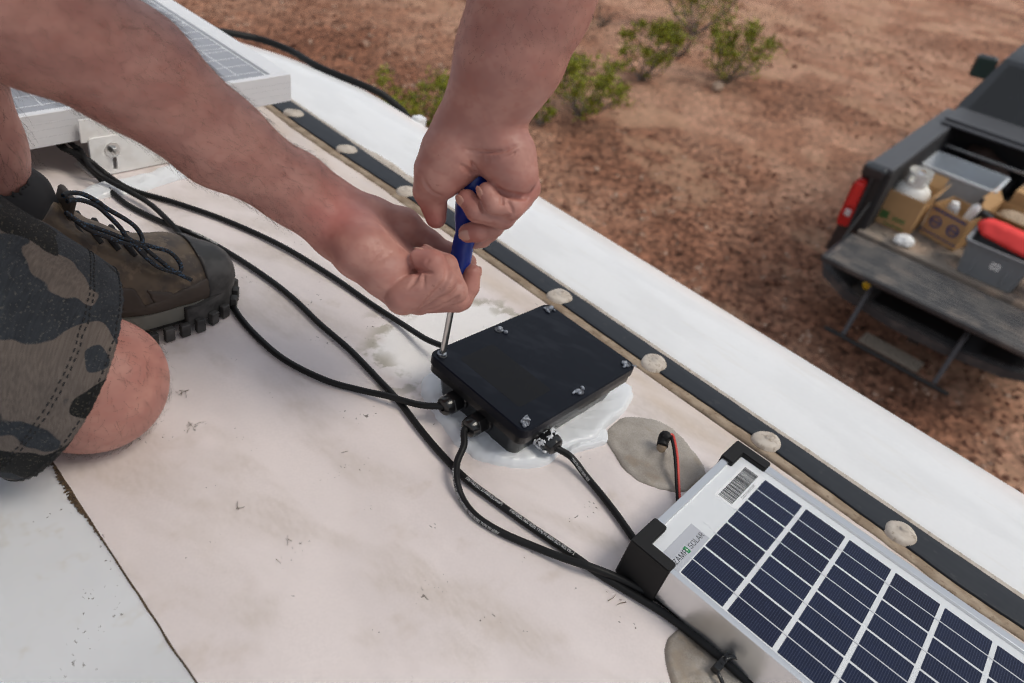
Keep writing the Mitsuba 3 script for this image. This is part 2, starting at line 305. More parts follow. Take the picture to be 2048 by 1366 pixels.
lump = lambda X: .5 + .9 * np.exp(-((X + .74) / .05)**2) + .5 * np.exp(-((X + 1.0) / .06)**2) + .6 * (fb(X, X * 0, 22, 0, 6) - .4) + .3 * (fb(X, X * 0, 90, 0, 7) - .5)
prof(-1.78, 1.3, 900, [(lambda X: inner(X) - .0135 - .0045 * lump(X), -.003), (lambda X: inner(X) - .0128 - .0042 * lump(X), .0008), (lambda X: inner(X) - .008 - .002 * lump(X), lambda X: .0012 + .0006 * lump(X)), (lambda X: inner(X) - .0035, lambda X: .0014 + .0007 * lump(X)), (lambda X: inner(X) + .0002, .0004)], 'old_bead', 'sealant_bead')
lump2 = lambda X: 1.7 * np.exp(-((X + .84) / .09)**4) * (.5 + fb(X, X * 0, 50, 0, 15)) + .3 * (fb(X, X * 0, 60, 0, 14))
prof(-1.78, 1.3, 900, [(lambda X: outer(X) - .0015 - .002 * lump2(X), .0022), (lambda X: outer(X) + .001, lambda X: .0036 + .0012 * lump2(X)), (lambda X: outer(X) + .0016 + .004 * lump2(X), lambda X: .0040 + .0008 * lump2(X)), (lambda X: outer(X) + .0024 + .0065 * lump2(X), .0020)], 'cap_sealant', 'sealant_bead')
edge = [(.7555, -.004), (.757, .0015), (.767, .0036), (.80, .0046), (.868, .0040), (.895, .0020), (.935, -.0045), (.973, -.0145), (1.004, -.0270), (1.030, -.042), (1.047, -.058), (1.057, -.08), (1.061, -.11), (1.061, -.20)]
corner_in = lambda X: .80 * np.clip(-1.20 - X, 0, 1)**1.9        # the camper's rounded end: the edge swings inwards
prof(-1.80, 1.3, 240, [((lambda X, y=y: y - corner_in(X) * np.clip((y - .78) / .10, 0, 1)), (lambda X, z=z, y=y: z - .05 * corner_in(X) * np.clip((y - .78) / .10, 0, 1))) for y, z in edge], 'gelcoat', 'edge_cap')
cx = np.linspace(-1.20, -1.90, 12); put('wall', extr(Polygon([(1.3, -1.6), (1.3, 1.045)] + list(zip(cx, 1.045 - corner_in(cx))) + [(-1.95, -1.6)]), -3.9, -.19), 'gelcoat', RV)
k = put('gutter_spout', bx(-1.088, -1.066, 1.005, 1.030, -.040, -.021, .003), 'gelcoat', RV)
def screwcap(x, y, s):
    n = 28; a = np.arange(n) * 2 * np.pi / n; rr = np.array([1.06, 1.0, .86, .62, .33, .29, .2, 0.001]); hh = np.array([-.001, .0022, .0046, .0056, .0060, .0078, .0084, .0085])
    wob = 1 + .10 * (meshkit.fbm(np.c_[np.cos(a) * 1.3 + s, np.sin(a) * 1.3, a * 0 + s], 2, s) - .5) * 2 + .20 * np.clip(np.cos(a - (4.2 + .5 * math.sin(s * 2.1))), 0, 1)**3
    v = np.stack([x + .0158 * rr[:, None] * wob * np.cos(a), y + .0168 * rr[:, None] * wob * np.sin(a), .0025 + np.broadcast_to(hh[:, None], (8, n)) * (1 + .12 * np.sin(a + s))], -1)
    i, j = np.meshgrid(np.arange(7), np.arange(n), indexing='ij'); q = np.stack([i * n + j, i * n + (j + 1) % n, (i + 1) * n + (j + 1) % n, (i + 1) * n + j], -1).reshape(-1, 4)
    return trimesh.Trimesh(v.reshape(-1, 3), np.vstack([q[:, [0, 1, 2]], q[:, [0, 2, 3]]]), process=False)
for i, x in enumerate([-1.43, -1.262, -1.095, -.934, -.769, -.598, -.434, -.267, -.099, .066, .235, .403]):
    put('screw_cap', screwcap(x, .7262 + .0015 * math.sin(i * 2.3), i), 'cap_sealant', RV, smooth=True)
def mound(outline, H, z0, seed=0, wid=.25, rough=.4, extra=None):
    o = np.asarray(outline, float)[:, :2]; o = spline(np.vstack([o, o[:1]]), 8)[:-1]; c = o.mean(0); n = len(o)
    o = c + (o - c) * (1 + .05 * (meshkit.fbm(np.c_[o * 130, np.full(n, seed)], 3, seed) - .5))[:, None]
    ts = np.array([1.004, 1.0, .985, .96, .92, .86, .78, .68, .56, .44, .32, .2, .1, .0005]); V = []
    for t in ts:
        p = c + (o - c) * t; e = np.clip((1 - t) / wid, 0, 1); h = H * (1 - (1 - e)**2.2) * (1 + rough * (meshkit.fbm(np.c_[p * 70, np.full(n, seed)], 3, seed) - .5) * 2 * min(1, e * 2))
        if t > 1: h = h * 0 - .004
        if extra is not None: h = h + extra(p)
        V.append(np.c_[p, z0 + h])
    i, j = np.meshgrid(np.arange(len(ts) - 1), np.arange(n), indexing='ij'); q = np.stack([i * n + j, i * n + (j + 1) % n, (i + 1) * n + (j + 1) % n, (i + 1) * n + j], -1).reshape(-1, 4)
    return trimesh.Trimesh(np.vstack(V), np.vstack([q[:, [0, 1, 2]], q[:, [0, 2, 3]]]), process=False)
PED = np.array([-.1679, .5829, .008])
dome = np.array([[-.225, .5642, 0], [-.2298, .5994, 0], [-.2212, .6174, 0], [-.2002, .6362, 0], [-.1757, .6395, 0], [-.1466, .6294, 0], [-.1225, .6159, 0], [-.1152, .5954, 0], [-.1228, .5632, 0], [-.139, .5472, 0], [-.1612, .5354, 0], [-.1863, .5394, 0], [-.2135, .5526, 0]])[::-1]
k = put('sealant_patch', mound(dome, .0034, 0, 3, .12, .5, lambda p: .011 * np.exp(-(np.linalg.norm(p - PED[:2], axis=1) / .0085)**2) + .004 * np.exp(-(np.linalg.norm(p - PED[:2] - [-.01, .004], axis=1) / .02)**2)), 'old_sealant', RV, smooth=True)
tag(k, 'grey brown sealant mound around the wire outlet')
dome2 = np.array([[-.0358, .3965, 0], [-.0398, .4125, 0], [-.0365, .429, 0], [-.0247, .4371, 0], [-.006, .4401, 0], [.0156, .4322, 0], [.0303, .4177, 0], [.0301, .3876, 0], [.0129, .3731, 0], [-.0098, .373, 0], [-.0236, .3815, 0]])[::-1]
k = put('sealant_patch', mound(dome2, .0034, 0, 5, .12, .5), 'old_sealant', RV, smooth=True); tag(k, 'grey brown sealant patch under the tied cables')
k = put('sealant_patch', mound(np.array([[-.4007, .4435, 0], [-.379, .4271, 0], [-.3404, .4162, 0], [-.3142, .4101, 0], [-.2862, .4121, 0], [-.2652, .4238, 0], [-.245, .4439, 0], [-.2325, .4693, 0], [-.2349, .4969, 0], [-.2278, .5231, 0], [-.2218, .5428, 0], [-.2294, .569, 0], [-.2349, .6147, 0], [-.2466, .6483, 0], [-.2608, .6563, 0], [-.2721, .6501, 0], [-.3305, .636, 0], [-.402, .5713, 0], [-.4081, .4764, 0]])[::-1], .0085, 0, 8, .075, .35), 'new_sealant', RV, smooth=True)
tag(k, 'fresh white sealant ring round the foot of the black box')
k = put('sealant_patch', mound(np.array([[-.2365, .5074, 0], [-.2357, .5286, 0], [-.2318, .5511, 0], [-.2274, .5663, 0], [-.2159, .553, 0], [-.2179, .5379, 0], [-.2246, .5147, 0], [-.2285, .4936, 0]])[::-1], .0052, .001, 9, .3, .9), 'new_sealant', RV, smooth=True)
tag(k, 'smeared white sealant between box and grey mound')
k = put('sealant_patch', mound(np.array([[-.9207, .2893, 0], [-.9394, .3211, 0], [-.9402, .3502, 0], [-.9475, .3904, 0], [-.9679, .443, 0], [-.9773, .482, 0], [-.9637, .5027, 0], [-.935, .4642, 0], [-.9168, .404, 0], [-.904, .364, 0], [-.905, .3321, 0], [-.9011, .3026, 0]])[::-1], .006, 0, 12, .3, .7), 'new_sealant', RV, smooth=True)
tag(k, 'white sealant along the foot of the panel bracket')
# ---------------------------------------------------------------- cables
def text_on(curve, r, s0, text, h, ang):
    """Lettering wrapped on a cable: curve (n,3), starting at arc length s0, at angle ang from the top."""
    m = meshkit.text_mesh(text, h, .00012); v = np.array(m.vertices); f = m.faces
    L = np.r_[0, np.cumsum(np.linalg.norm(np.diff(curve, axis=0), axis=1))]; t, s, u = frames(curve)
    x = s0 + v[:, 0] * .70; I = lambda A: np.stack([np.interp(x, L, A[:, k]) for k in range(3)], 1)
    a = ang - (v[:, 1] - h / 2) / r; rr = (r + .00003 + v[:, 2])[:, None]
    return trimesh.Trimesh(I(curve) + rr * (np.cos(a)[:, None] * I(u) + np.sin(a)[:, None] * I(s)), f, process=False)
CR = .0035
def cable(label, P, r=CR, sides=12, texts=()):
    t = thing('power_cable', label, 'cable', 'black cables on the camper roof')
    c = spline(P, 12); put('sheath', tube(c, r, sides), 'cable_black', t, smooth=True)
    for s0, tx, h, a in texts: put('printing', text_on(c, r, s0, tx, h, a), 'print_white', t)
    return c
cable('black cable ending behind the black junction box, uppermost of the three from the large panel', np.vstack([[np.array([-.9991, .303, .036]) + [-.13, .010, .004]], np.array([[-.9991, .303, .036], [-.9749, .3131, .034], [-.9521, .3233, .03], [-.9421, .3393, .012], [-.9071, .3558, .0037], [-.8566, .3891, .0037], [-.7907, .4246, .0037], [-.7064, .4553, .0037], [-.6182, .4723, .0037], [-.5446, .4798, .0037], [-.4925, .4849, .006], [-.4459, .4832, .014], [-.4178, .4839, .022]])]))
cable('printed black cable passing left of the box and running down to the zip tie', np.vstack([[np.array([-.9974, .3082, .034]) + [-.13, .004, .004]], np.array([[-.9974, .3082, .034], [-.9715, .3127, .032], [-.9582, .3199, .022], [-.9434, .3297, .007], [-.9069, .3307, .0037], [-.8669, .335, .0037], [-.8178, .3508, .0037], [-.7631, .3758, .0037], [-.7045, .3909, .0037], [-.6404, .4008, .0037], [-.591, .404, .0037], [-.5374, .4026, .0037], [-.4813, .404, .0037], [-.422, .4002, .0037], [-.3839, .397, .0037], [-.3444, .3899, .0037], [-.3061, .3848, .0037], [-.2659, .3828, .0037], [-.23, .3871, .0037], [-.1897, .3934, .0037], [-.1469, .4015, .0037], [-.1128, .407, .0037], [-.0773, .4165, .0037], [-.0568, .4216, .0037], [-.0354, .4231, .0055], [-.0176, .4226, .0075], [-.0033, .4236, .0075], [.0093, .4237, .0075], [.0212, .425, .006], [.0308, .4269, .0037], [.056, .4272, .0037]])]),
      texts=((.375, 'E357768 (UL) 10 AWG (5.26mm)', .0028, .05), (.890, 'E357768 (UL) 10 AWG (5.26mm²)', .0028, .25), (.943, 'PHOTOVOLTAIC WIRE TYPE PV 600V SUN-RES VW-1', .0028, .25)))
cable('black cable passing behind the boot toe into the upper gland of the box', np.vstack([[np.array([-.9929, .3158, .04]) + [-.13, .004, .004]], np.array([[-.9929, .3158, .04], [-.9747, .3206, .036], [-.9382, .3178, .03], [-.9203, .329, .018], [-.8888, .3464, .0105], [-.8509, .3539, .011], [-.8066, .3555, .01], [-.7762, .3577, .0037], [-.7204, .3507, .0037], [-.6389, .3419, .0037], [-.5923, .3331, .0037], [-.5495, .3307, .0037], [-.5015, .3346, .0037], [-.4532, .3518, .0037], [-.4208, .3728, .0045], [-.3938, .3872, .01], [-.3716, .3989, .0125], [-.3541, .4031, .02], [-.3383, .4155, .025]])]))
cable('black cable leaving the lower gland in a loop and crossing over the printed cable', np.vstack([[[-.302, .425, .025], [-.302, .4095, .0245]], np.array([[-.2903, .3988, .02], [-.2807, .382, .014], [-.2669, .3695, .01], [-.2488, .3627, .0037], [-.226, .3598, .0037], [-.1999, .3665, .0037], [-.1711, .3796, .004], [-.1447, .3897, .008], [-.1234, .3999, .011], [-.1021, .4132, .0085], [-.0825, .4225, .006], [-.0657, .4297, .0045], [-.0418, .4331, .0037], [-.0191, .4334, .0037], [.0001, .4332, .0037], [.013, .4327, .0037], [.0253, .4331, .0037], [.039, .434, .0037], [.0694, .437, .0037]])]), texts=((.06, 'E357768 (UL) 10 AWG PHOTOVOLTAIC WIRE TYPE PV 600V', .0028, 1.25),))
cable('short black cable from the right gland of the box to under the small solar panel', np.vstack([[[-.262, .476, .022], [-.236, .4755, .0210]], np.array([[-.2198, .4879, .012], [-.1963, .4871, .0055], [-.1699, .4822, .0037], [-.143, .4742, .0037], [-.1183, .4655, .0037], [-.0953, .4594, .0037]])]), texts=((.05, 'TYPE PV 600V SUN-RES', .0026, .9),))
HO = spline(np.vstack([np.array([[-1.6394, .7165, .03], [-1.5666, .7457, .02], [-1.5297, .8045, .01], [-1.5213, .8525, .004], [-1.4987, .9007, -.001], [-1.4341, .9307, -.003], [-1.3236, .9352, -.002]]), [[-1.235, .978, -.008], [-1.19, 1.020, -.024], [-1.15, 1.062, -.07], [-1.13, 1.070, -.16]]]), 12)
t = thing('hose', 'thick black hose draped over the white roof edge behind the large panel', 'hose'); scene[t] = mikit.ply(tube(HO, .0075, 14), 'cable_black', smooth=True)
t = thing('cable_tie', 'black zip tie cinched around two cables beside the small panel', 'zip tie')
zc = np.array([.0033, .4218, .009]); zd = np.array([.0164, .4225, .009]) - np.array([-.0118, .425, .009]); zd /= np.linalg.norm(zd); zs = np.cross(zd, [0, 0, 1])
a = np.linspace(0, 2 * np.pi, 40); ring = zc + np.outer(np.cos(a) * .0092, zs) + np.outer(np.sin(a) * .0078 - .001, [0, 0, 1])
put('strap', cat(*[tube(ring + zd * o, .0007, 6, False) for o in np.linspace(-.0022, .0022, 8)]), 'black_gloss', t, smooth=True)
put('strap', tube(spline(np.array([zc + zs * .004 + [0, 0, .007], zc + zs * -.006 + zd * .006 + [0, 0, .008], zc + zs * -.010 + zd * .024 + [0, 0, .006], zc + zs * -.008 + zd * .05 + [0, 0, .004]]), 8), .0021, 6), 'black_gloss', t, smooth=True)
put('buckle', moved(bx(-.0042, .0042, -.0038, .0038, -.003, .0035, .0011), align(zd), zc + zs * .0105 + [0, 0, .001]), 'black_gloss', t, smooth=30)
put('tail', tube(spline(np.array([zc + zs * .011, zc + zs * .015 + zd * .004 + [0, 0, .002], zc + zs * .016 + zd * .012 - [0, 0, .002]]), 6), .0017, 6), 'black_gloss', t, smooth=True)
# wires from the outlet
t = thing('wire_outlet', 'black boot with a red and a black wire on the grey sealant mound', 'wire outlet')
top = np.array([-.1721, .5898, .026]); b0 = PED + [0, 0, .004]
put('boot', tube(spline(np.array([b0 + [0, 0, .006], b0 * .4 + top * .6, top, top + [.006, -.001, .0]]), 8), np.r_[np.full(16, .0062), np.linspace(.0062, .0045, 9)], 16), 'black_matte', t, smooth=True)
put('stub', tube(np.array([b0 - [0, 0, .004], b0 + [0, 0, .008]]), .0050, 14), 'old_bead', t, smooth=True)
for i, (n, m) in enumerate((('red_wire', 'wire_red'), ('black_wire', 'cable_black'))):
    P = np.vstack([[top + [.003, 0, .001]], np.array([[-.1672, .5965, .028], [-.1572, .5882, .026], [-.1448, .5763, .021], [-.1324, .5641, .013], [-.1201, .5514, .006], [-.1085, .5373, .004]]) - i * np.array([.0019, .0018, .0004])])
    put(n, tube(spline(P, 8), .00155, 8), m, t, smooth=True)
# ---------------------------------------------------------------- junction box
BX0, BX1, BY0, BY1, BZ = -.386, -.2455, .427, .622, .058
t = JB = thing('junction_box', 'black plastic junction box with a flat screwed lid and three cable glands', 'junction box')
lid = plate(rrect(BX0, BX1, BY0, BY1, .010), .0475, BZ, .0012)
put('lid', lid, 'box_lid', t, smooth=35)
put('flange', plate(rrect(BX0 + .0015, BX1 - .0015, BY0 + .0015, BY1 - .0015, .009), .0375, .0468, .0008), 'black_gloss', t, smooth=35)
def taper(r0, z0, r1, z1): return tm(manifold3d.Manifold.hull_points(np.vstack([np.c_[np.array(r0.exterior.coords), np.full(len(r0.exterior.coords), z0)], np.c_[np.array(r1.exterior.coords), np.full(len(r1.exterior.coords), z1)]])))
bod = taper(rrect(BX0 + .014, BX1 - .014, BY0 + .014, BY1 - .014, .012), .001, rrect(BX0 + .0075, BX1 - .0075, BY0 + .0075, BY1 - .0075, .012), .0372)
put('body', bod, 'black_gloss', t, smooth=35)
put('label', plate(rrect(-.3615, -.2735, .4495, .4995, .004), BZ - .0003, BZ + .00012, .0001), 'box_label', t)
def screwhead(x, y, s):
    m = lathe([(.0001, .0004), (.0034, .0005), (.0040, .0012), (.0047, .0011), (.0049, -.0005)], 18)
    return moved(m, None, (x, y, BZ))
rng = np.random.default_rng(4)
SCR = [(-.3745, .437), (-.376, .524), (-.3755, .611), (-.2545, .6115), (-.2545, .524), (-.2555, .4385)]
for i, (x, y) in enumerate(SCR):
    k = put('screw', screwhead(x, y, i), 'dark_steel', t, smooth=30)
    blobs = []
    for j in range(6):
        a, r = rng.uniform(0, 6.28), .0012 + .0050 * rng.random()
        hx_, hy_ = rng.normal(0, .0016, 2); c = spline(np.array([[x + hx_ + r * .7 * math.cos(a) + dx_, y + hy_ + r * .7 * math.sin(a) + dy_, BZ + .0006 + .0014 * rng.random()] for dx_, dy_ in np.cumsum(rng.normal(0, .0017, (4, 2)), 0)]), 5)
        blobs.append(tube(c, np.linspace(.0014, .0006, len(c)) * rng.uniform(.7, 1.6), 8))
    put('sealant_smear', cat(*blobs), 'smear', k, smooth=True)
def gland(c, d, name='gland'):
    R = align(d)
    g = put(name, moved(lathe([(.0001, -.006), (.0118, -.006), (.0122, .001), (.0105, .002), (.0102, .0045)], 28), R, c), 'black_gloss', t, smooth=35)
    hexa = [manifold3d.Manifold.hull_points(np.array([[r * math.cos(q * math.pi / 3), r * math.sin(q * math.pi / 3), z] for q in range(6) for r, z in ((.0114, .0045), (.0122, .0058), (.0122, .0140), (.0110, .0152))]))]
    put('nut', moved(tm(hexa[0]), R, c), 'black_gloss', g)
    put('collar', moved(lathe([(.0108, .0150), (.0105, .019), (.0092, .0225), (.0068, .0240), (.0040, .0243)], 28), R, c), 'black_gloss', g, smooth=35)
    ms = []
    for j in range(9):
        a = rng.uniform(0, 6.28); z = rng.uniform(.002, .021); r = .0116 if z < .015 else .0100
        ms.append(moved(trimesh.creation.icosphere(2, .0013), np.diag([1.8, .5, .7 + rng.random()]), (0, 0, 0)))
        ms[-1].apply_transform(M4(rz(a), (r * math.cos(a + 1.57) , r * math.sin(a + 1.57), z)))
    return g, ms, R
g1, _, _ = gland(np.array([-.339, .436, .0250]), (0, -1, -.02))
g2, _, _ = gland(np.array([-.302, .436, .0250]), (0, -1, -.02))
g3, ms, R3 = gland(np.array([-.2555, .476, .0230]), (1, -.05, -.03))
rg = np.random.default_rng(9); sm = []
for j in range(26):
    a = rg.uniform(.6, 4.2); z = rg.uniform(.003, .017); r = .0121
    sm.append(tube(spline(np.array([[r * math.cos(a + q) , r * math.sin(a + q), z + w] for q, w in zip((0, .15, .3, .45), rg.normal(0, .0012, 4))]), 4), np.linspace(.0016, .0005, 13) * rg.uniform(.6, 1.3), 6))
put('sealant_smear', moved(cat(*sm), R3, (-.2555, .476, .0230)), 'new_sealant', g3, smooth=True)
# ---------------------------------------------------------------- small solar panel
PO, PA = np.array([-.0654, .6084, 0]), .0146
PT = M4(rz(PA), PO); pc, ps = math.cos(PA), math.sin(PA)
PIT, CW, ROW, CH, NC = .046, .0416, .0441, .0415, 9
def c_cell(p, n, uv):
    lx = pc * (p.x - float(PO[0])) + ps * (p.y - float(PO[1])); ly = -ps * (p.x - float(PO[0])) + pc * (p.y - float(PO[1]))
    ci, ri = dr.floor(lx / PIT), dr.floor(ly / ROW); r = cell_rand(ci, ri, 2.0); q = lx / .00208; fl = dr.abs(q - dr.floor(q) - .5)
    col = mix((.0050, .0075, .026), (.0065, .0115, .036), r) * (.8 + .4 * fbm(lx * 160, ly * 160, r * 9, 3))
    return mix(col, (.045, .055, .095), (1 - smoothstep(.05, .13, fl)) * .8)
mat('cell', c_cell, .10, specular=.28)
mat('backsheet', (.60, .615, .625), .12, specular=.5)
mat('ribbon', (.62, .62, .63), .25, metallic=.3)
mat('logo_plate', (.40, .41, .44), .2)
mat('sticker', (.66, .66, .66), .35)
mat('ink', (.012, .012, .013), .4)
mat('green_ink', (.01, .18, .055), .4)
mat('rail_alu', (.67, .675, .682), .26, metallic=.95)
t = SP = thing('solar_panel', 'narrow solar panel of small blue cells with black corner covers at bottom right', 'solar panel')
X0, X1, Y0, Y1, ZT = -.0445, NC * PIT + .036, -.184, .0206, .046
def rail(x0, x1, y0, y1, flip=0):
    return bx(x0, x1, y0, y1, .008, ZT, .0009, 2)
put('frame', cat(rail(X0, X0 + .0078, Y0, Y1), rail(X1 - .0078, X1, Y0, Y1), rail(X0 + .0078, X1 - .0078, Y1 - .0096, Y1), rail(X0 + .0078, X1 - .0078, Y0, Y0 + .0062)), 'rail_alu', t, smooth=30, tw=PT)
put('backsheet', bx(X0 + .004, X1 - .004, Y0 + .003, Y1 - .004, .040, .0430), 'backsheet', t, tw=PT)
half = plate(rrect(0, CW, -CH, 0, .0008), .0430, .0434, .0001)
cd = mikit.ply(half, 'cell')
for i in range(NC):
    for j in range(4):
        put('cell', cd, None, t, tw=PT @ M4(None, (i * PIT, -j * ROW, 0)))
bus = mikit.ply(bx(-.0022, NC * PIT - .001, -.00055, .00055, .0432, .0436), 'ribbon')
for j in range(4): put('busbar', bus, None, t, tw=PT @ M4(None, (0, -j * ROW - CH / 2, 0)))
for i, (x0, x1, y0, y1) in enumerate(((-.0135, -.0095, -.075, -.062), (-.0085, -.0045, -.108, -.068), (-.0150, -.0105, -.107, -.086), (-.0200, -.0185, -.150, -.121))):
    put('ribbon_tab', bx(x0, x1, y0, y1, .0428, .04325), 'backsheet' if i < 3 else 'ribbon', t, tw=PT)
def corner(sx, sy, yl, yi):
    """L-shaped cover: sx, sy the outer corner, arm lengths along x and y."""
    L = Polygon([(X0 - .002, sy), (-.0058, sy), (-.0058, yi), (-.0330, yi), (-.0330, yl), (X0 - .002, yl)]).buffer(-.0015).buffer(.0015, quad_segs=3)
    a = extr(L, .004, .0483); return a
cov = []
for yo, yl, yi in ((Y0 - .0028, -.1460, -.1735), (Y1 + .0028, -.0150, .0095)):
    L = Polygon([(X0 - .0022, yo), (-.0058, yo), (-.0058, yi), (-.0325, yi), (-.0325, yl), (X0 - .0022, yl)])
    L = L.buffer(-.0022).buffer(.0022, quad_segs=4)
    lo = extr(L, .0035, .0470); hi = extr(L.buffer(-.0009), .0468, .0483)
    put('corner_cover', cat(lo, hi), 'black_matte', t, smooth=30, tw=PT)
xr = X1
for yo, yl, yi in ((Y0 - .0028, -.146, -.1735), (Y1 + .0028, -.0150, .0095)):
    L = Polygon([(xr + .0022, yo), (xr - .0387, yo), (xr - .0387, yi), (xr - .012, yi), (xr - .012, yl), (xr + .0022, yl)]).buffer(-.0022).buffer(.0022, quad_segs=4)
    put('corner_cover', cat(extr(L, .0035, .0470), extr(L.buffer(-.0009), .0468, .0483)), 'black_matte', t, smooth=30, tw=PT)
RT = rz(math.pi / 2)
k = put('logo_plate', plate(rrect(-.0215, -.0012, -.1800, -.1185, .0006), .0428, .0433, .0001), 'logo_plate', t, tw=PT)
put('lettering', cat(moved(meshkit.text_mesh('ZAMP', .0052, .0002), RT @ np.diag([1.04, 1, 1]), (-.0060, -.1708, .0432)), moved(meshkit.text_mesh('SOLAR', .0052, .0002), RT @ np.diag([1.04, 1, 1]), (-.0060, -.1444, .0432))), 'ink', k, tw=PT)
put('logo', moved(bx(0, .0042, 0, .0068, 0, .0002), RT, (-.0052, -.1507, .0432)), 'green_ink', k, tw=PT)
zig = Polygon([(.0026, .0058), (.0011, .0031), (.0020, .0031), (.0014, .0010), (.0031, .0038), (.0022, .0038)])
put('logo', moved(extr(zig, .0001, .0004), RT, (-.0052, -.1507, .0432)), 'print_white', k, tw=PT)
k = put('barcode_sticker', plate(rrect(-.0255, -.0015, -.066, .002, .0006), .0428, .04325, .0001), 'sticker', t, tw=PT)
rb = np.random.default_rng(21); y = -.0625; bars = []
while y < -.002:
    w = rb.choice([.00035, .0006, .0009, .0013]); bars.append(bx(-.0225, -.0072, y, y + w, .0431, .04345)); y += w + rb.choice([.0004, .0006, .0009])
put('barcode', cat(*bars), 'ink', k, tw=PT)
put('lettering', moved(meshkit.text_mesh('Z20170410028B', .0026, .0002), RT, (-.0030, -.0470, .0431)), 'ink', k, tw=PT)
# ---------------------------------------------------------------- large solar panel
A0, B0 = np.array([-.9832, .6415, .12]), np.array([-.9739, .2667, .088])
ey = B0 - A0; ey /= np.linalg.norm(ey); ex = np.array([-1, -.06, 0]); ex -= ex @ ey * ey; ex /= np.linalg.norm(ex); ez = np.cross(ex, ey)
if ez[2] < 0: ez = -ez
BM = M4(np.stack([ex, ey, ez], 1), A0)                      # local: x away to the left, y towards the person, z up; top at 0
t = BP = thing('solar_panel', 'large framed solar panel raised on brackets at top left behind the forearm', 'solar panel')
LX, LY, FH = 1.25, .78, .044
put('frame', cat(bx(0, .011, 0, LY, -FH, 0, .0012), bx(LX - .011, LX, 0, LY, -FH, 0, .0012), bx(.011, LX - .011, 0, .030, -.006, 0, .0012), bx(.011, LX - .011, 0, .0016, -FH, -.006), bx(.011, LX - .011, LY - .03, LY, -FH, 0, .0012)), 'white_frame', t, smooth=30, tw=BM)
for z in (-.013, -.021, -.031): put('groove', bx(-.0004, .0002, .002, LY - .002, z - .0002, z + .0002), 'frame_groove', t, tw=BM)
mat('frame_groove', (.52, .52, .53), .4)
mat('cell_reflection_tint', (.25, .255, .28), .12, specular=.6)  # pale reflection on these cells is painted into the base colour
put('backsheet', bx(.008, LX - .008, .026, LY - .026, -.010, -.0045), 'backsheet', t, tw=BM)
c2 = mikit.ply(plate(rrect(0, .122, 0, .122, .006), -.0045, -.0040, .0001), 'cell_reflection_tint')
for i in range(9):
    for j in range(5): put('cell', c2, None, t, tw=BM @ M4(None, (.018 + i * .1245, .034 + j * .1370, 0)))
b2 = mikit.ply(bx(.03, LX - .03, -.0009, .0009, -.0042, -.0037), 'ribbon')
b3 = mikit.ply(bx(-.0010, .0010, .034, LY - .034, -.0041, -.0036), 'ribbon')
for j in range(5):
    for o in (.040, .082): put('busbar', b2, None, t, tw=BM @ M4(None, (0, .034 + j * .137 + o, 0)))
for i in range(36): put('busbar', b3, None, t, tw=BM @ M4(None, (.034 + i * .0311, 0, 0)))
# bracket under the panel: an upright white plate with slots and a bolt, on the roof
t = thing('panel_bracket', 'white slotted bracket bolted under the large panel and bedded in white sealant', 'bracket')
q0, q1 = np.array([-.9621, .3276, 0]), np.array([-.982, .4665, 0])
bd = (q1 - q0) / np.linalg.norm(q1 - q0); bn = np.cross([0, 0, 1], bd); bn = bn if bn[0] > 0 else -bn
BK = M4(np.stack([bd, [0, 0, 1], np.cross(bd, [0, 0, 1])], 1), q0); sg = 1 if (np.cross(bd, [0, 0, 1]) @ [1, 0, 0]) > 0 else -1
BL = .235
pl = rrect(0, BL, .001, .056, .004)
slots = [(.032, .006, .006, .020), (.112, .014, .006, .024), (.172, .010, .006, .024)]
for x, y, w, h in slots: pl = pl.difference(rrect(x - w / 2, x + w / 2, y, y + h, w / 2.05))
put('plate', extr(pl, -.0015, .0015), 'bracket_white', t, tw=BK)
put('plate', moved(bx(-.008, BL, .050, .082, -.0015, .0015, .001), None, (0, 0, -sg * .0034)), 'bracket_white', t, tw=BK)
put('foot', bx(0, BL, .0005, .0030, min(0, sg * -.045), max(0, sg * -.045)), 'bracket_white', t, tw=BK)
ft = M4(rx(0) if sg > 0 else rx(math.pi), (.030, .036, sg * .0015)); 
put('washer', lathe([(.0001, .0), (.0105, .0), (.0105, .0012), (.0001, .0013)], 24), 'steel', t, smooth=30, tw=BK @ ft)
hx = tm(manifold3d.Manifold.hull_points(np.array([[r * math.cos(q * math.pi / 3), r * math.sin(q * math.pi / 3), z] for q in range(6) for r, z in ((.0058, .0012), (.0058, .0058), (.0050, .0066))])))
put('bolt', cat(hx, lathe([(.0001, .0125), (.0028, .0122), (.0029, .006)], 16)), 'steel', t, smooth=30, tw=BK @ ft)
put('bolt', cat(hx, lathe([(.0001, .0125), (.0028, .0122), (.0029, .006)], 16)), 'steel', t, smooth=30, tw=BK @ M4(ft[:3, :3], (.205, .036, sg * .0015)))
# ---------------------------------------------------------------- screwdriver
t = thing('screwdriver', 'screwdriver with blue handle and steel shaft turning the left corner screw of the box lid', 'screwdriver')
SD0, SD1 = np.array([-.3745, .4370, .0588]), np.array([-.3790, .4350, .262])
SDM = M4(align(SD1 - SD0), SD0); SL = np.linalg.norm(SD1 - SD0)
put('shaft', lathe([(.0001, 0), (.0012, .0002), (.0017, .002), (.0031, .006), (.0033, .009), (.0033, .110)], 18), 'steel', t, smooth=35, tw=SDM)
put('handle', lathe([(.0001, .096), (.0085, .0962), (.0098, .0985), (.0102, .106), (.0101, .122), (.0099, .1255), (.0099, .1262), (.0101, .1268), (.0100, .136), (.0098, .1395), (.0093, .141), (.0096, .144), (.0108, .151), (.0128, .160), (.0139, .171), (.0141, .182), (.0137, .192), (.0122, .2005), (.0088, .206), (.0001, .2085)], 32), 'driver_blue', t, smooth=25, tw=SDM)
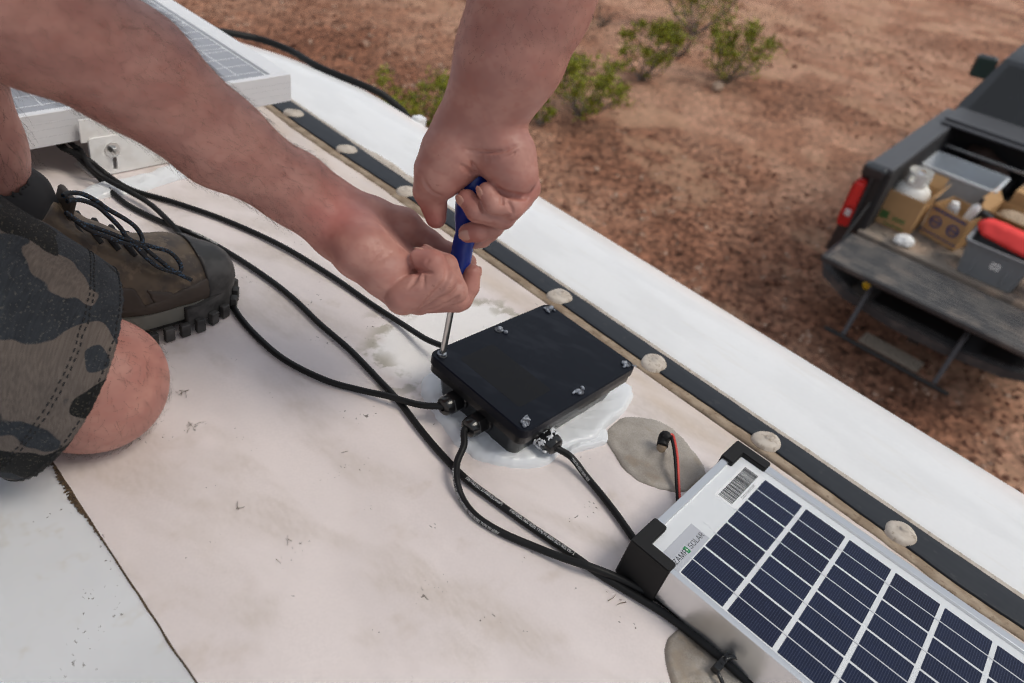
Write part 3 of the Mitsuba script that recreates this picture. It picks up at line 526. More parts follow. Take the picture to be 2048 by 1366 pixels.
# bits of dry plant litter on the roof skin
rg = np.random.default_rng(17); lit = []
for p, n in ((np.array([-.5099, .2279, .0012]), 5), (np.array([-.4666, .2126, .0012]), 4), (np.array([-.4648, .2203, .0012]), 2), (np.array([-.3055, .2145, .0012]), 2), (np.array([-.0987, .3972, .0012]), 2), (np.array([-.3592, .3101, .0012]), 1), (np.array([-.2886, .1971, .0012]), 1), (np.array([-.3588, .2025, .0012]), 2), (np.array([-.09, .4044, .0012]), 2)):
    for _ in range(n):
        d = rg.normal(0, .0022, 3) * [1, 1, .15]; q = p + rg.normal(0, .002, 3) * [1, 1, 0]; lit.append(tube(spline(np.array([q - d, q + rg.normal(0, .0006, 3) * [1, 1, .3], q + d]), 4), np.linspace(.00035, .00015, 9) * rg.uniform(.6, 1.3), 5))
scene['plant_litter'] = mikit.ply(cat(*lit), 'dark_dirt'); tag('plant_litter', 'tiny brown bits of dry plant litter lying on the pale roof', 'plant litter', kind='stuff')
# ---------------------------------------------------------------- the person
REDS = [(np.array([-.4293, .3312, .2103]), .028, .50), (np.array([-.4538, .3299, .2109]), .022, .35), (np.array([-.3524, .4223, .1696]), .018, .35), (np.array([-.3538, .4285, .178]), .012, .35), (np.array([-.3585, .4134, .2159]), .018, .4), (np.array([-.3624, .4109, .2508]), .014, .25), (np.array([-.3369, .4462, .2545]), .02, .3), (np.array([-.3873, .3968, .2193]), .016, .4), (np.array([-.3532, .3643, .2062]), .02, .3), (np.array([-.50, .17, .08]), .05, .18)]
def c_skin(p, n, uv):
    a = fbm(p.x * 55, p.y * 55, p.z * 55, 4); b = fbm(p.x * 190, p.y * 190, p.z * 190, 3)
    col = mix((.400, .198, .158), (.33, .150, .122), smoothstep(.3, .7, a)); col = mix(col, (.34, .135, .105), .42 * smoothstep(.50, .76, b))
    for c, r, w in REDS:
        d = dr.square(p.x - float(c[0])) + dr.square(p.y - float(c[1])) + dr.square(p.z - float(c[2]))
        col = mix(col, (.40, .075, .065), w * .75 * dr.exp(-d / (r * r)))
    fr = smoothstep(.86, .90, noise(p.x * 330, p.y * 330, p.z * 330)) * smoothstep(.68, .76, noise(p.x * 37, p.y * 37, p.z * 37))
    return mix(col, (.20, .08, .05), .4 * fr)
def b_skin(p, n, uv):
    return .55 * fbm(p.x * 800, p.y * 800, p.z * 800, 2) + .9 * fbm(p.x * 260 + p.z * 90, p.y * 260, p.z * 170, 3)
mat('skin', c_skin, .46, b_skin, .0004, specular=.42)
mat('nail', (.445, .235, .182), .28, specular=.45)
mat('hair_dark', (.055, .034, .02), .5)
PE = thing('person', 'person kneeling in camouflage shorts, one hand gripping the screwdriver handle, the other steadying its shaft', 'person')
def finger(fl, chain, rad, kin=.0025, kj=.0009): fl.group([(chain[i], chain[i + 1], rad[i], rad[i + 1], .0025) for i in range(len(chain) - 1)] if False else [(chain[i], chain[i + 1], rad[i], rad[i + 1]) for i in range(len(chain) - 1)], kin, kj)
nails = []
def nail_on(chain, rad, w=1.0):
    a, c, d = chain[-3], chain[-2], chain[-1]; ax = (d - c) / np.linalg.norm(d - c); pv = (a - c) - ((a - c) @ ax) * ax; pv /= np.linalg.norm(pv) + 1e-9
    r = rad[-1]; ctr = d + ax * r * .12 - pv * (r - .0014); m = trimesh.creation.icosphere(3, 1.0); m.apply_scale((.0049 * w, .0064 * w, .0019))
    side = np.cross(ax, -pv); m.apply_transform(M4(np.stack([side, ax, -pv], 1), ctr)); nails.append(m)
# left arm (lower hand): palm up, thumb on the far side, fingers closed round the shaft
L_el = np.array([-.5186, .1266, .3704])
fl = Field(np.array([-.60, .06, .12]), np.array([-.25, .50, .44]), .0014)
fl.group([(L_el, np.array([-.5239, .1552, .3475]), .050, .0465), (np.array([-.5239, .1552, .3475]), np.array([-.5174, .2099, .3112]), .0465, .0412), (np.array([-.5174, .2099, .3112]), np.array([-.5003, .2654, .2588]), .0412, .0355), (np.array([-.5003, .2654, .2588]), np.array([-.4733, .3149, .2226]), .0352, .0285),
          (np.array([-.4733, .3135, .221]), np.array([-.4366, .339, .194]), .0275, .0232), (np.array([-.4789, .322, .2215]), np.array([-.4538, .3665, .1931]), .0272, .0245)], .012, .006)
W1 = [np.array([-.4361, .3387, .1933]), np.array([-.4538, .3665, .1931])]
fl.group([(W1[0], np.array([-.402, .338, .1932]), .0240, .0235), (np.array([-.402, .338, .1932]), np.array([-.3772, .3422, .1854]), .0235, .0190), (np.array([-.3772, .3422, .1854]), np.array([-.3582, .3473, .1729]), .0185, .0145),
          (np.array([-.3992, .3427, .1966]), np.array([-.3725, .3561, .1893]), .0200, .0150), (np.array([-.4251, .3501, .1946]), np.array([-.3584, .3644, .1653]), .0225, .0150), (np.array([-.4399, .3645, .1885]), np.array([-.3673, .3846, .1545]), .0225, .0150), (np.array([-.4512, .3762, .1851]), np.array([-.3762, .4067, .1442]), .0215, .0145)], .008, .008)
thL = [np.array([-.4467, .3805, .1918]), np.array([-.4308, .4073, .1881]), np.array([-.4156, .4299, .173]), np.array([-.403, .4473, .1627]), np.array([-.3867, .4588, .1597])]
fl.group([(W1[1], thL[0], .0245, .0215), (thL[0], thL[1], .0215, .0165), (thL[1], thL[2], .0165, .0115), (thL[2], thL[3], .0115, .0100), (thL[3], thL[4], .0100, .0085)], .006, .005)
chains1 = [([np.array([-.3513, .3444, .1761]), np.array([-.3313, .3644, .1993]), np.array([-.3457, .3666, .2064]), np.array([-.3579, .3626, .2044])], [.0155, .0122, .0110, .0092]),
           ([np.array([-.3537, .3662, .1655]), np.array([-.3337, .3874, .1797]), np.array([-.3569, .3958, .1905]), np.array([-.3781, .3901, .1903])], [.0142, .0108, .0098, .0084]),
           ([np.array([-.3644, .3859, .1537]), np.array([-.3446, .4054, .1575]), np.array([-.3591, .4105, .168]), np.array([-.3794, .4073, .1717])], [.0142, .0110, .0092, .0085]),
           ([np.array([-.3745, .4068, .1429]), np.array([-.3588, .4275, .1426]), np.array([-.3602, .4367, .1528]), np.array([-.3637, .4407, .1655])], [.0140, .0108, .0098, .0088])]
for c, r in chains1: finger(fl, c, r); nail_on(c, r)
fl.carve([(np.array([[-.3724, .3619, .2033], [-.36, .3534, .2051], [-.3558, .3561, .198], [-.3473, .3528, .2005], [-.3434, .3476, .1989], [-.3417, .3431, .1958], [-.3419, .3393, .1915]]), .0015),
          (np.array([[-.3511, .3561, .1998], [-.3413, .3544, .2045], [-.3316, .3549, .2086]]), .0010), (np.array([[-.3398, .3519, .2032], [-.3348, .3487, .2003], [-.3319, .3457, .1946]]), .0008), (np.array([[-.3433, .3563, .2091], [-.3431, .3581, .2131], [-.3431, .3593, .2151]]), .0006),
          (np.array([[-.3367, .3723, .2129], [-.3292, .3681, .2117], [-.3228, .3623, .2088], [-.3207, .3582, .2045], [-.325, .3528, .1918], [-.3335, .3488, .1751]]), .0020),
          (np.array([[-.3237, .3838, .1828], [-.3282, .3774, .1732], [-.3361, .3685, .1643], [-.3419, .36, .1602]]), .0015),
          (np.array([[-.3848, .3394, .2131], [-.3833, .3309, .2103], [-.3845, .3239, .2052], [-.3867, .3188, .1995]]), .0004), (np.array([[-.3796, .3429, .2103], [-.3769, .3337, .2064], [-.3764, .3268, .2014], [-.3779, .3226, .1963]]), .0004), (np.array([[-.3734, .3453, .2074], [-.3713, .3352, .2045], [-.3713, .3279, .1987]]), .0004)])
armL = relax(fl.mesh(), 2)
# right arm (upper hand): forearm hangs down, palm on the butt of the handle, fingers curl in from the right
fr_ = Field(np.array([-.45, .27, .19]), np.array([-.20, .52, .52]), .0014)
R_el = np.array([-.3589, .4472, .4896])
fr_.group([(R_el, np.array([-.3762, .4517, .4046]), .050, .0460), (np.array([-.3762, .4517, .4046]), np.array([-.3797, .4456, .3622]), .0455, .0415), (np.array([-.3803, .445, .362]), np.array([-.396, .4292, .2954]), .0405, .0262), (np.array([-.3787, .4459, .3617]), np.array([-.3796, .4394, .3012]), .0405, .0262)], .012, .006)
fr_.group([(np.array([-.3963, .4276, .2936]), np.array([-.3937, .4154, .2738]), .0265, .0260), (np.array([-.3937, .4154, .2738]), np.array([-.3927, .4049, .2573]), .0260, .0205), (np.array([-.3777, .4392, .2994]), np.array([-.3571, .4421, .2865]), .0265, .0245), (np.array([-.3571, .4421, .2865]), np.array([-.3443, .4438, .2749]), .0240, .0200),
           (np.array([-.3906, .4403, .2866]), np.array([-.3896, .441, .2694]), .0260, .0185), (np.array([-.3814, .4552, .2796]), np.array([-.3506, .4659, .2608]), .0220, .0150), (np.array([-.3924, .4582, .2744]), np.array([-.3577, .4707, .2477]), .0210, .0150), (np.array([-.4035, .461, .2692]), np.array([-.3697, .4725, .2334]), .0200, .0145), (np.array([-.4113, .4578, .2613]), np.array([-.3816, .4724, .2202]), .0190, .0140)], .008, .008)
thR = [np.array([-.3981, .4049, .2581]), np.array([-.3971, .4006, .2418]), np.array([-.3927, .4042, .2288]), np.array([-.3883, .4048, .219])]
fr_.group([(thR[0], thR[1], .0195, .0140), (thR[1], thR[2], .0140, .0105), (thR[2], thR[3], .0105, .0092)], .005, .005)
chains2 = [([np.array([-.3436, .4612, .2601]), np.array([-.3325, .4353, .2521]), np.array([-.3418, .4209, .253]), np.array([-.3511, .4207, .2602])], [.0140, .0104, .0092, .0080]),
           ([np.array([-.3525, .4675, .2468]), np.array([-.339, .4348, .2393]), np.array([-.3529, .4157, .2418]), np.array([-.3657, .4144, .2471])], [.0142, .0106, .0096, .0084]),
           ([np.array([-.3665, .4713, .2311]), np.array([-.3528, .4402, .222]), np.array([-.354, .4255, .2196]), np.array([-.3611, .4198, .215])], [.0140, .0106, .0096, .0086]),
           ([np.array([-.3802, .4724, .2156]), np.array([-.3734, .4617, .2011]), np.array([-.3736, .452, .1934]), np.array([-.3731, .4439, .187])], [.0136, .0104, .0094, .0084])]
for c, r in chains2: finger(fr_, c, r); nail_on(c, r)
nail_on([thR[1] + [.02, -.01, 0], thR[2], thR[3]], [0, .0092])
fr_.carve([(np.array([[-.3441, .4248, .2671], [-.3396, .4276, .264], [-.3304, .4334, .2642], [-.3277, .4452, .2634], [-.3249, .4485, .274]]), 0.0021),
           (np.array([[-.3381, .424, .2621], [-.3341, .4222, .2595], [-.3319, .4201, .2561]]), 0.0011),
           (np.array([[-.333, .4257, .2606], [-.3276, .4262, .2571], [-.3248, .4287, .2515]]), 0.0011),
           (np.array([[-.3544, .4135, .2592], [-.3499, .4137, .2524], [-.3418, .4137, .2466], [-.3345, .4223, .244], [-.3248, .4277, .2504]]), 0.0015),
           (np.array([[-.3733, .4053, .2902], [-.3685, .4109, .2901], [-.3608, .4152, .2918], [-.3512, .4189, .2956], [-.3438, .4246, .2998], [-.3405, .4352, .3054]]), 0.0009),
           (np.array([[-.357, .4161, .2865], [-.3486, .4178, .2908], [-.343, .4205, .2937], [-.3398, .4267, .297], [-.3383, .4332, .3013]]), 0.0008),
           (np.array([[-.3711, .4022, .2786], [-.3669, .4072, .2755], [-.3665, .4163, .2707], [-.3633, .422, .2693]]), 0.0012),
           (np.array([[-.3683, .4109, .2817], [-.3653, .4158, .2761], [-.3622, .4205, .2709]]), 0.0009),
           (np.array([[-.3373, .4373, .302], [-.3332, .4387, .2976], [-.331, .4397, .2915]]), 0.0006),
           (np.array([[-.3361, .4417, .3012], [-.3317, .4447, .2951], [-.329, .4455, .2877]]), 0.0006),
           (np.array([[-.3915, .3844, .26], [-.3871, .3857, .2539], [-.3816, .3897, .2494], [-.3767, .3966, .2481]]), 0.001),
           (np.array([[-.35, .4065, .2372], [-.3431, .4179, .2333], [-.3347, .4238, .2363]]), 0.0012)])
armR = relax(fr_.mesh(), 2)
# legs and trunk
K = np.array([-.5021, .1461, .056]); HIPR = np.array([-.70, -.20, .33]); HIPL = np.array([-.86, -.14, .36]); KL = np.array([-.668, .130, .52]); ANK = np.array([-.655, .136, .100])
f3 = Field(np.array([-1.12, -.36, -.02]), np.array([-.42, .32, .62]), .0042)
f3.group([(HIPR, K * .6 + HIPR * .4, .085, .066), (K * .6 + HIPR * .4, K * .85 + HIPR * .15, .066, .058), (K * .85 + HIPR * .15, K + [0, 0, 0], .058, .053), (K + [.004, .008, .0], K + [-.03, -.02, -.006], .050, .052), (K + [.012, .018, .020], K + [.004, .004, .030], .030, .030),
          (K + [-.004, 0, -.004], np.array([-.66, .05, .060]), .050, .056), (np.array([-.66, .05, .060]), np.array([-.88, -.13, .05]), .058, .040)], .02, .01)
f3.group([(HIPL, KL, .085, .060), (KL, np.array([-.664, .118, .38]), .056, .054), (np.array([-.664, .115, .37]), np.array([-.658, .132, .2]), .053, .040), (np.array([-.658, .132, .2]), ANK, .038, .036)], .02, .01)
legs = relax(f3.mesh(), 5)
SHL, SHR, CH = np.array([-.72, .04, .66]), np.array([-.40, .10, .74]), np.array([-.60, -.04, .64])
f4 = Field(np.array([-1.05, -.42, .20]), np.array([-.15, .50, 1.12]), .009)
f4.group([(L_el, SHL, .049, .058), (R_el, SHR, .049, .058), ((HIPR + HIPL) / 2 + [0, -.02, .05], CH, .125, .15), (SHL, SHR, .07, .07), (CH, SHL, .12, .07), (CH, SHR, .12, .07), (CH + [.04, .05, .1], np.array([-.50, .12, .86]), .06, .052)], .03, .02)
HD = np.array([-.46, .17, .95])
f4.group([(HD, HD + [.03, .05, -.03], .088, .075), (HD + [.03, .05, -.03], HD + [.035, .065, -.075], .06, .045), (HD + [.065, .105, -.03], HD + [.06, .098, -.045], .010, .014)], .02, .02)
trunk = relax(f4.mesh(), 4)
put('body', cat(armL, armR, legs, trunk), 'skin', PE, smooth=True)
for m in nails: put('fingernail', m, 'nail', PE, smooth=True)
hm = Field(HD - .13, HD + .13, .006); hm.group([(HD + [-.012, -.012, .012], HD + [.0, .0, .015], .092, .090)], .01, .01)
hr = hm.mesh(); keep = ((np.asarray(hr.vertices) - HD) @ np.array([.35, .55, -.75]))[hr.faces].max(1) < .045; hr.update_faces(keep)
put('head_hair', hr, 'hair_dark', PE, smooth=True)
for s in (-1, 1):
    put('eye', moved(trimesh.creation.icosphere(2, .011), None, HD + np.array([.072, .080, .0]) + s * np.array([.024, -.017, 0])), 'print_white', PE, smooth=True)
    put('ear', moved(trimesh.creation.icosphere(2, .03), np.diag([.35, .6, 1]), HD + s * np.array([.078, -.048, -.005])), 'skin', PE, smooth=True)
put('mouth', moved(trimesh.creation.icosphere(2, .02), rz(-.6) @ np.diag([1, .4, .25]), HD + [.066, .105, -.085]), 'nail', PE, smooth=True)
# shirt
mat('shirt', (.065, .07, .075), .8)
f5 = Field(np.array([-1.08, -.46, .22]), np.array([-.15, .45, 1.0]), .009)
f5.group([(SHL * .55 + L_el * .45, SHL, .066, .075), (SHR * .55 + R_el * .45, SHR, .066, .075), ((HIPR + HIPL) / 2 + [0, -.02, .06], CH, .140, .165), (SHL, SHR, .083, .083), (CH, SHL, .135, .083), (CH, SHR, .135, .083)], .03, .02)
put('shirt', relax(f5.mesh(), 3), 'shirt', PE, smooth=True)
# camouflage shorts
def c_camo(p, n, uv):
    u = p.x * 19 + 2.0 * (fbm(p.x * 22, p.y * 22, p.z * 22, 3) - .5); v = p.y * 13; w = p.z * 19 + 2.0 * (fbm(p.x * 22 + 9, p.y * 22, p.z * 22, 3) - .5)
    a = noise(u, v, w) * .75 + .25 * noise(u * 2.3 + 5, v * 2.3, w * 2.3); b = noise(u + 31, v + 3, w + 7) * .75 + .25 * noise(u * 2.1 + 15, v * 2.1, w * 2.1)
    tw = noise((p.x + p.y) * 1400, (p.z - p.y) * 500, 1.0); sp = smoothstep(.74, .84, noise(p.x * 900, p.y * 900, p.z * 900))
    base = mix((.105, .086, .075), (.078, .065, .058), fbm(p.x * 60, p.y * 60, p.z * 60, 3))
    dark = mix((.014, .0165, .021), (.027, .031, .037), fbm(p.x * 120, p.y * 120, p.z * 120, 3)); dark = mix(dark, (.13, .12, .10), .40 * sp)
    blk = mix((.0075, .0078, .008), (.15, .13, .095), .38 * sp)
    col = mix(base, dark, smoothstep(.475, .488, a)); col = mix(col, blk, smoothstep(.565, .577, b))
    return col * (.78 + .44 * tw)
mat('camo_cloth', c_camo, .85, lambda p, n, uv: noise((p.x + p.y) * 1500, (p.z - p.y) * 1500, 0.0) + 1.5 * fbm(p.x * 120, p.y * 120, p.z * 120, 3), .0005, specular=.2, sheen=.4)
mat('thread', (.008, .008, .009), .8)
ax = (K - HIPR) / np.linalg.norm(K - HIPR); HC = K - ax * .020                      # hem centre on the thigh axis
f6 = Field(np.array([-1.08, -.42, -.01]), np.array([-.35, .32, .66]), .0034)
f6.group([(HIPR + ax * -.02, HC + ax * .06 + [0, 0, .004], .142, .086)], .02, .02)
f6.group([(HIPL, KL * .75 + HIPL * .25, .115, .085), (HIPR, HIPL, .115, .115)], .03, .03)
P = f6.pts(np.zeros(3, int), f6.n); ta = (P - HC.astype(np.float32)) @ ax.astype(np.float32)
nb = np.abs(f6.D) < .02; fold = np.zeros(f6.n, np.float32); fold[nb] = .0120 * (meshkit.fbm(P[nb] * 16. + 3, 3, 4) - .5) * np.clip((.03 - ta[nb]) / .05, .25, 1)
e1 = np.cross(ax, [0, 0, 1]); e1 /= np.linalg.norm(e1); e2 = np.cross(e1, ax)
rel = P - HC.astype(np.float32); pe1, pe2 = rel @ e1.astype(np.float32), rel @ e2.astype(np.float32); rad = np.sqrt(pe1**2 + pe2**2)
hemband = -.0011 * ((ta - .10 * pe1 > -.026) & (rad < .16))
inner_ = rad - np.interp(-ta, [-.02, 0, .3], [.0770, .0790, .100]).astype(np.float32)
D = f6.D + fold + hemband
hem_t = ta - .10 * pe1 - (.003 * np.sin(np.arctan2(pe2, pe1) * 2 + 1)).astype(np.float32)
near = rad < .15
D = np.where(near, np.maximum(D, hem_t), D); D = np.where(near & (ta > -.10), np.maximum(D, -inner_), D)
f6.D = D.astype(np.float32); shorts = relax(f6.mesh(), 3)
SH = put('shorts', shorts, 'camo_cloth', PE, smooth=True); tag(SH, 'knee length camouflage shorts in brown and blue black')
sv = np.asarray(shorts.vertices); sn = vnormals(shorts); rl = sv - HC; sta = rl @ ax; sth = np.arctan2(rl @ e2, rl @ e1); srad = np.hypot(rl @ e1, rl @ e2)
outm = (srad < .15) & (np.einsum('ij,ij->i', sn, rl - np.outer(sta, ax)) > 0); kt = cKDTree(np.c_[np.cos(sth[outm]) * .08, np.sin(sth[outm]) * .08, sta[outm]]); SV, SN = sv[outm], sn[outm]
st = []
def stitch(fn, n):
    u = np.linspace(0, 1, n); th, tt = fn(u); P = np.c_[np.cos(th) * .08, np.sin(th) * .08, tt + .10 * .082 * np.cos(th)]; j = kt.query(P)[1]; c = SV[j] + SN[j] * .0004
    c = np.stack([np.convolve(np.pad(c[:, k], 3, 'edge'), np.ones(7) / 7, 'valid') for k in range(3)], 1)
    for i in range(0, n - 3, 4):
        g = c[[i, i + 2]]
        if .0006 < np.linalg.norm(g[1] - g[0]) < .012: st.append(tube(g, .00055, 5))
for o in (-.004, -.0245, -.0275): stitch(lambda u: (u * 2 * np.pi - np.pi, -.0 + o + .003 * np.sin((u * 2 * np.pi - np.pi) * 2 + 1)), 420)
put('stitching', cat(*st), 'thread', PE + '__shorts', smooth=True)
# body hair
def hair(m, sel, n, L, seed, flow, rad=.00007, lift=.35):
    r = np.random.default_rng(seed); v, nn = np.asarray(m.vertices), vnormals(m); I = np.flatnonzero(sel); I = r.choice(I, n); out = []
    b = v[I] + r.normal(0, .0006, (n, 3)); N = nn[I]; fdir = flow - (N @ flow)[:, None] * N + r.normal(0, .45, (n, 3)); fdir -= np.einsum('ij,ij->i', fdir, N)[:, None] * N; fdir /= np.linalg.norm(fdir, axis=1, keepdims=True) + 1e-9
    l = L * (.5 + r.random(n)); cur = r.normal(0, .35, n); S = np.cross(N, fdir); k = np.linspace(0, 1, 5)[None, :, None]
    p = b[:, None] + l[:, None, None] * (fdir[:, None] * k + N[:, None] * (lift * (.4 + r.random(n)))[:, None, None] * (k * 1.4 - .8 * k * k) + S[:, None] * cur[:, None, None] * k * k)
    t1 = np.gradient(p, axis=1); s1 = np.cross(t1, N[:, None]); s1 /= np.linalg.norm(s1, axis=2, keepdims=True) + 1e-9; u1 = np.cross(t1, s1); u1 /= np.linalg.norm(u1, axis=2, keepdims=True) + 1e-9
    w = rad * np.array([1, 1, .9, .7, .25])[None, :, None, None]; an = np.arange(3) * 2.0944
    V = p[:, :, None] + w * (np.cos(an)[None, None, :, None] * s1[:, :, None] + np.sin(an)[None, None, :, None] * u1[:, :, None])
    i, j = np.meshgrid(np.arange(4), np.arange(3), indexing='ij'); q = np.stack([i * 3 + j, i * 3 + (j + 1) % 3, (i + 1) * 3 + (j + 1) % 3, (i + 1) * 3 + j], -1).reshape(-1, 4); q = np.vstack([q[:, [0, 1, 2]], q[:, [0, 2, 3]]])
    return trimesh.Trimesh(V.reshape(-1, 3), (q[None] + 15 * np.arange(n)[:, None, None]).reshape(-1, 3), process=False)
aL, lg, aR = np.asarray(armL.vertices), np.asarray(legs.vertices), np.asarray(armR.vertices)
wl = W1[0] - L_el; along = (aL - L_el) @ wl / (wl @ wl)
hs = [hair(armL, (along > .05) & (along < .90), 3600, .010, 1, wl / np.linalg.norm(wl), .000055),
      hair(armR, aR[:, 2] > .36, 1300, .007, 2, np.array([0, .2, -1.0]), .00005),
      hair(legs, (lg[:, 0] > -.66) & (lg[:, 2] < .16), 3200, .010, 3, np.array([-.3, -.2, -.9]), .00008, .4),
      hair(legs, (np.linalg.norm(lg[:, :2] - ANK[:2], axis=1) < .09) & (lg[:, 2] > .1), 2600, .016, 4, np.array([.1, -.1, -1.0]), .00010, .5)]
k = put('body_hair', cat(*hs), 'hair_dark', PE, smooth=True); tag(k, 'fine dark hair on forearms and legs', kind='stuff')
# ---------------------------------------------------------------- boot
def c_leather(p, n, uv):
    a = fbm(p.x * 60, p.y * 60, p.z * 60, 4); b = fbm(p.x * 200, p.y * 200, p.z * 120, 3)
    return mix(mix((.098, .068, .042), (.050, .037, .028), smoothstep(.35, .68, a)), (.17, .12, .075), .5 * smoothstep(.56, .76, b))
mat('leather', c_leather, .6, lambda p, n, uv: fbm(p.x * 400, p.y * 400, p.z * 400, 3), .0007)
mat('leather_dark', lambda p, n, uv: mix((.035, .025, .019), (.06, .042, .030), fbm(p.x * 90, p.y * 90, p.z * 90, 4)), .62)
mat('toe_rubber', lambda p, n, uv: mix((.022, .021, .020), (.058, .055, .052), smoothstep(.4, .75, fbm(p.x * 70, p.y * 70, p.z * 70, 4))), .55)
mat('midsole', (.135, .13, .11), .6)
mat('lace', lambda p, n, uv: mix((.006, .007, .009), (.02, .055, .10), smoothstep(.62, .72, noise(p.x * 700, p.y * 700, p.z * 700))), .6)
mat('mesh_cloth', (.015, .015, .016), .8)
BT = PE + '__boot'
BA = math.radians(88); BF = M4(rz(BA), np.array([-.648, .345, 0]) - .300 * np.array([math.cos(BA), math.sin(BA), 0]))   # local: x towards the toe, y to the left, z up
fb_ = Field(np.array([-.03, -.085, 0]), np.array([.33, .085, .22]), .0024)
fb_.group([((.270, -.006, .036), (.238, .002, .042), .034, .039), ((.238, .012, .042), (.205, .008, .046), .036, .039), ((.238, -.014, .040), (.205, -.012, .046), .034, .038), ((.205, 0, .046), (.155, 0, .070), .040, .044), ((.155, 0, .070), (.12, 0, .098), .044, .046),
           ((.12, 0, .098), (.095, 0, .125), .046, .047), ((.095, 0, .125), (.088, 0, .160), .047, .048), ((.10, 0, .08), (.045, 0, .065), .045, .041), ((.20, 0, .040), (.045, 0, .045), .041, .038)], .014, .01)
P = fb_.pts(np.zeros(3, int), fb_.n); x, y, z = P[..., 0], P[..., 1], P[..., 2]
nb = np.abs(fb_.D) < .012; wr = np.zeros(fb_.n, np.float32); wr[nb] = .0022 * (meshkit.fbm(P[nb] * 60., 3, 3) - .5)
UP = fb_.D + wr; UP = np.maximum(UP, z - .148 - .10 * (x - .09)); UP = np.maximum(UP, .022 - z)
def region(d, reg, off):
    f = Field.__new__(Field); f.lo, f.h, f.n = fb_.lo, fb_.h, fb_.n; f.D = np.maximum(np.maximum(d - off, -(d + .004)), reg).astype(np.float32); return relax(f.mesh(), 2)
f = Field.__new__(Field); f.lo, f.h, f.n = fb_.lo, fb_.h, fb_.n; f.D = UP.astype(np.float32)
bo = put('boot', relax(f.mesh(), 2), 'leather', PE, smooth=True, tw=BF); tag(bo, 'worn brown hiking boot with loose dark laces')
put('toe_cap', region(UP, -np.minimum(x - .262 + .05 * (z - .040), 1).astype(np.float32), .0030), 'toe_rubber', bo, smooth=True, tw=BF)
put('rand', region(UP, np.maximum(z - (.047 + .006 * np.sin(x * 30)), x - .275).astype(np.float32), .0022), 'leather_dark', bo, smooth=True, tw=BF)
for i, xc in enumerate((.178, .145, .112, .208)):
    put('overlay', region(UP, np.maximum(np.abs(x - xc - (z - .06) * -.35) - .011, np.maximum(z - .098 + .35 * (x - .09), np.abs(np.abs(y) - .05) - .045)).astype(np.float32), .0018), 'leather_dark', bo, smooth=True, tw=BF)
sole = Polygon([(-.012 + 0, 0), (0, -.032), (.05, -.040), (.12, -.040), (.19, -.052), (.245, -.050), (.285, -.034), (.304, -.006), (.298, .018), (.27, .040), (.22, .050), (.15, .046), (.06, .040), (0, .032)]).buffer(.006).buffer(-.004)
put('midsole', extr(sole.buffer(-.002), .0145, .0315), 'midsole', bo, smooth=30, tw=BF)
lugs = [extr(sole.buffer(-.006), .0075, .0150)]
rg = np.random.default_rng(2)
co = np.array(sole.exterior.coords); sl_ = sole.exterior.length
for i in range(44):
    p = sole.exterior.interpolate(i / 44 * sl_); q = sole.exterior.interpolate((i / 44 * sl_ + .002) % sl_); an = math.atan2(q.y - p.y, q.x - p.x)
    lugs.append(moved(bx(-.0050, .0050, .0030, .010, .0002, .0160 if i % 2 else .0150, .0012), rz(an), (p.x, p.y, 0)))
put('outsole', cat(*lugs), 'toe_rubber', bo, smooth=30, tw=BF)
toe_s = sole.intersection(sbox(.235, -.2, .5, .2)).buffer(.003)
put('toe_guard', extr(toe_s, .008, .030), 'toe_rubber', bo, smooth=30, tw=BF)
ft = Field(np.array([-.03, -.085, .07]), np.array([.2, .085, .22]), .003); ft.group([((.142, 0, .118), (.127, 0, .158), .010, .015), ((.090, .0, .135), (.088, 0, .148), .050, .051)], .010, .01)
f2 = np.array(ft.D); Pz = ft.pts(np.zeros(3, int), ft.n); ft.D = np.maximum(ft.D, np.where(Pz[..., 0] < .12, -(np.hypot(Pz[..., 0] - .088, Pz[..., 1]) - .040), -1)).astype(np.float32)
put('collar', relax(ft.mesh(), 2), 'mesh_cloth', bo, smooth=True, tw=BF)
put('tongue_tab', moved(bx(-.012, .012, -.017, .017, -.003, .003, .0026), ry(-1.25), (.150, -.004, .143)), 'leather_dark', bo, smooth=30, tw=BF)
for i in range(5):
    xx, zz = .212 - i * .0145, .080 + i * .0105
    for s in (-1, 1):
        put('eyelet_loop', tube(spline(np.array([(xx, s * .026, zz - .003), (xx - .004, s * .020, zz + .006), (xx - .006, s * .014, zz + .004)]), 5), .0032, 6), 'mesh_cloth', bo, smooth=True, tw=BF)
    put('lace', tube(spline(np.array([(xx - .004, -.021, zz + .005), (xx - .012, 0, zz + .013), (xx - .018, .021, zz + .014)]), 8), .0021, 8), 'lace', bo, smooth=True, tw=BF)
    put('lace', tube(spline(np.array([(xx - .004, .021, zz + .005), (xx - .012, 0, zz + .010), (xx - .018, -.021, zz + .014)]), 8), .0021, 8), 'lace', bo, smooth=True, tw=BF)
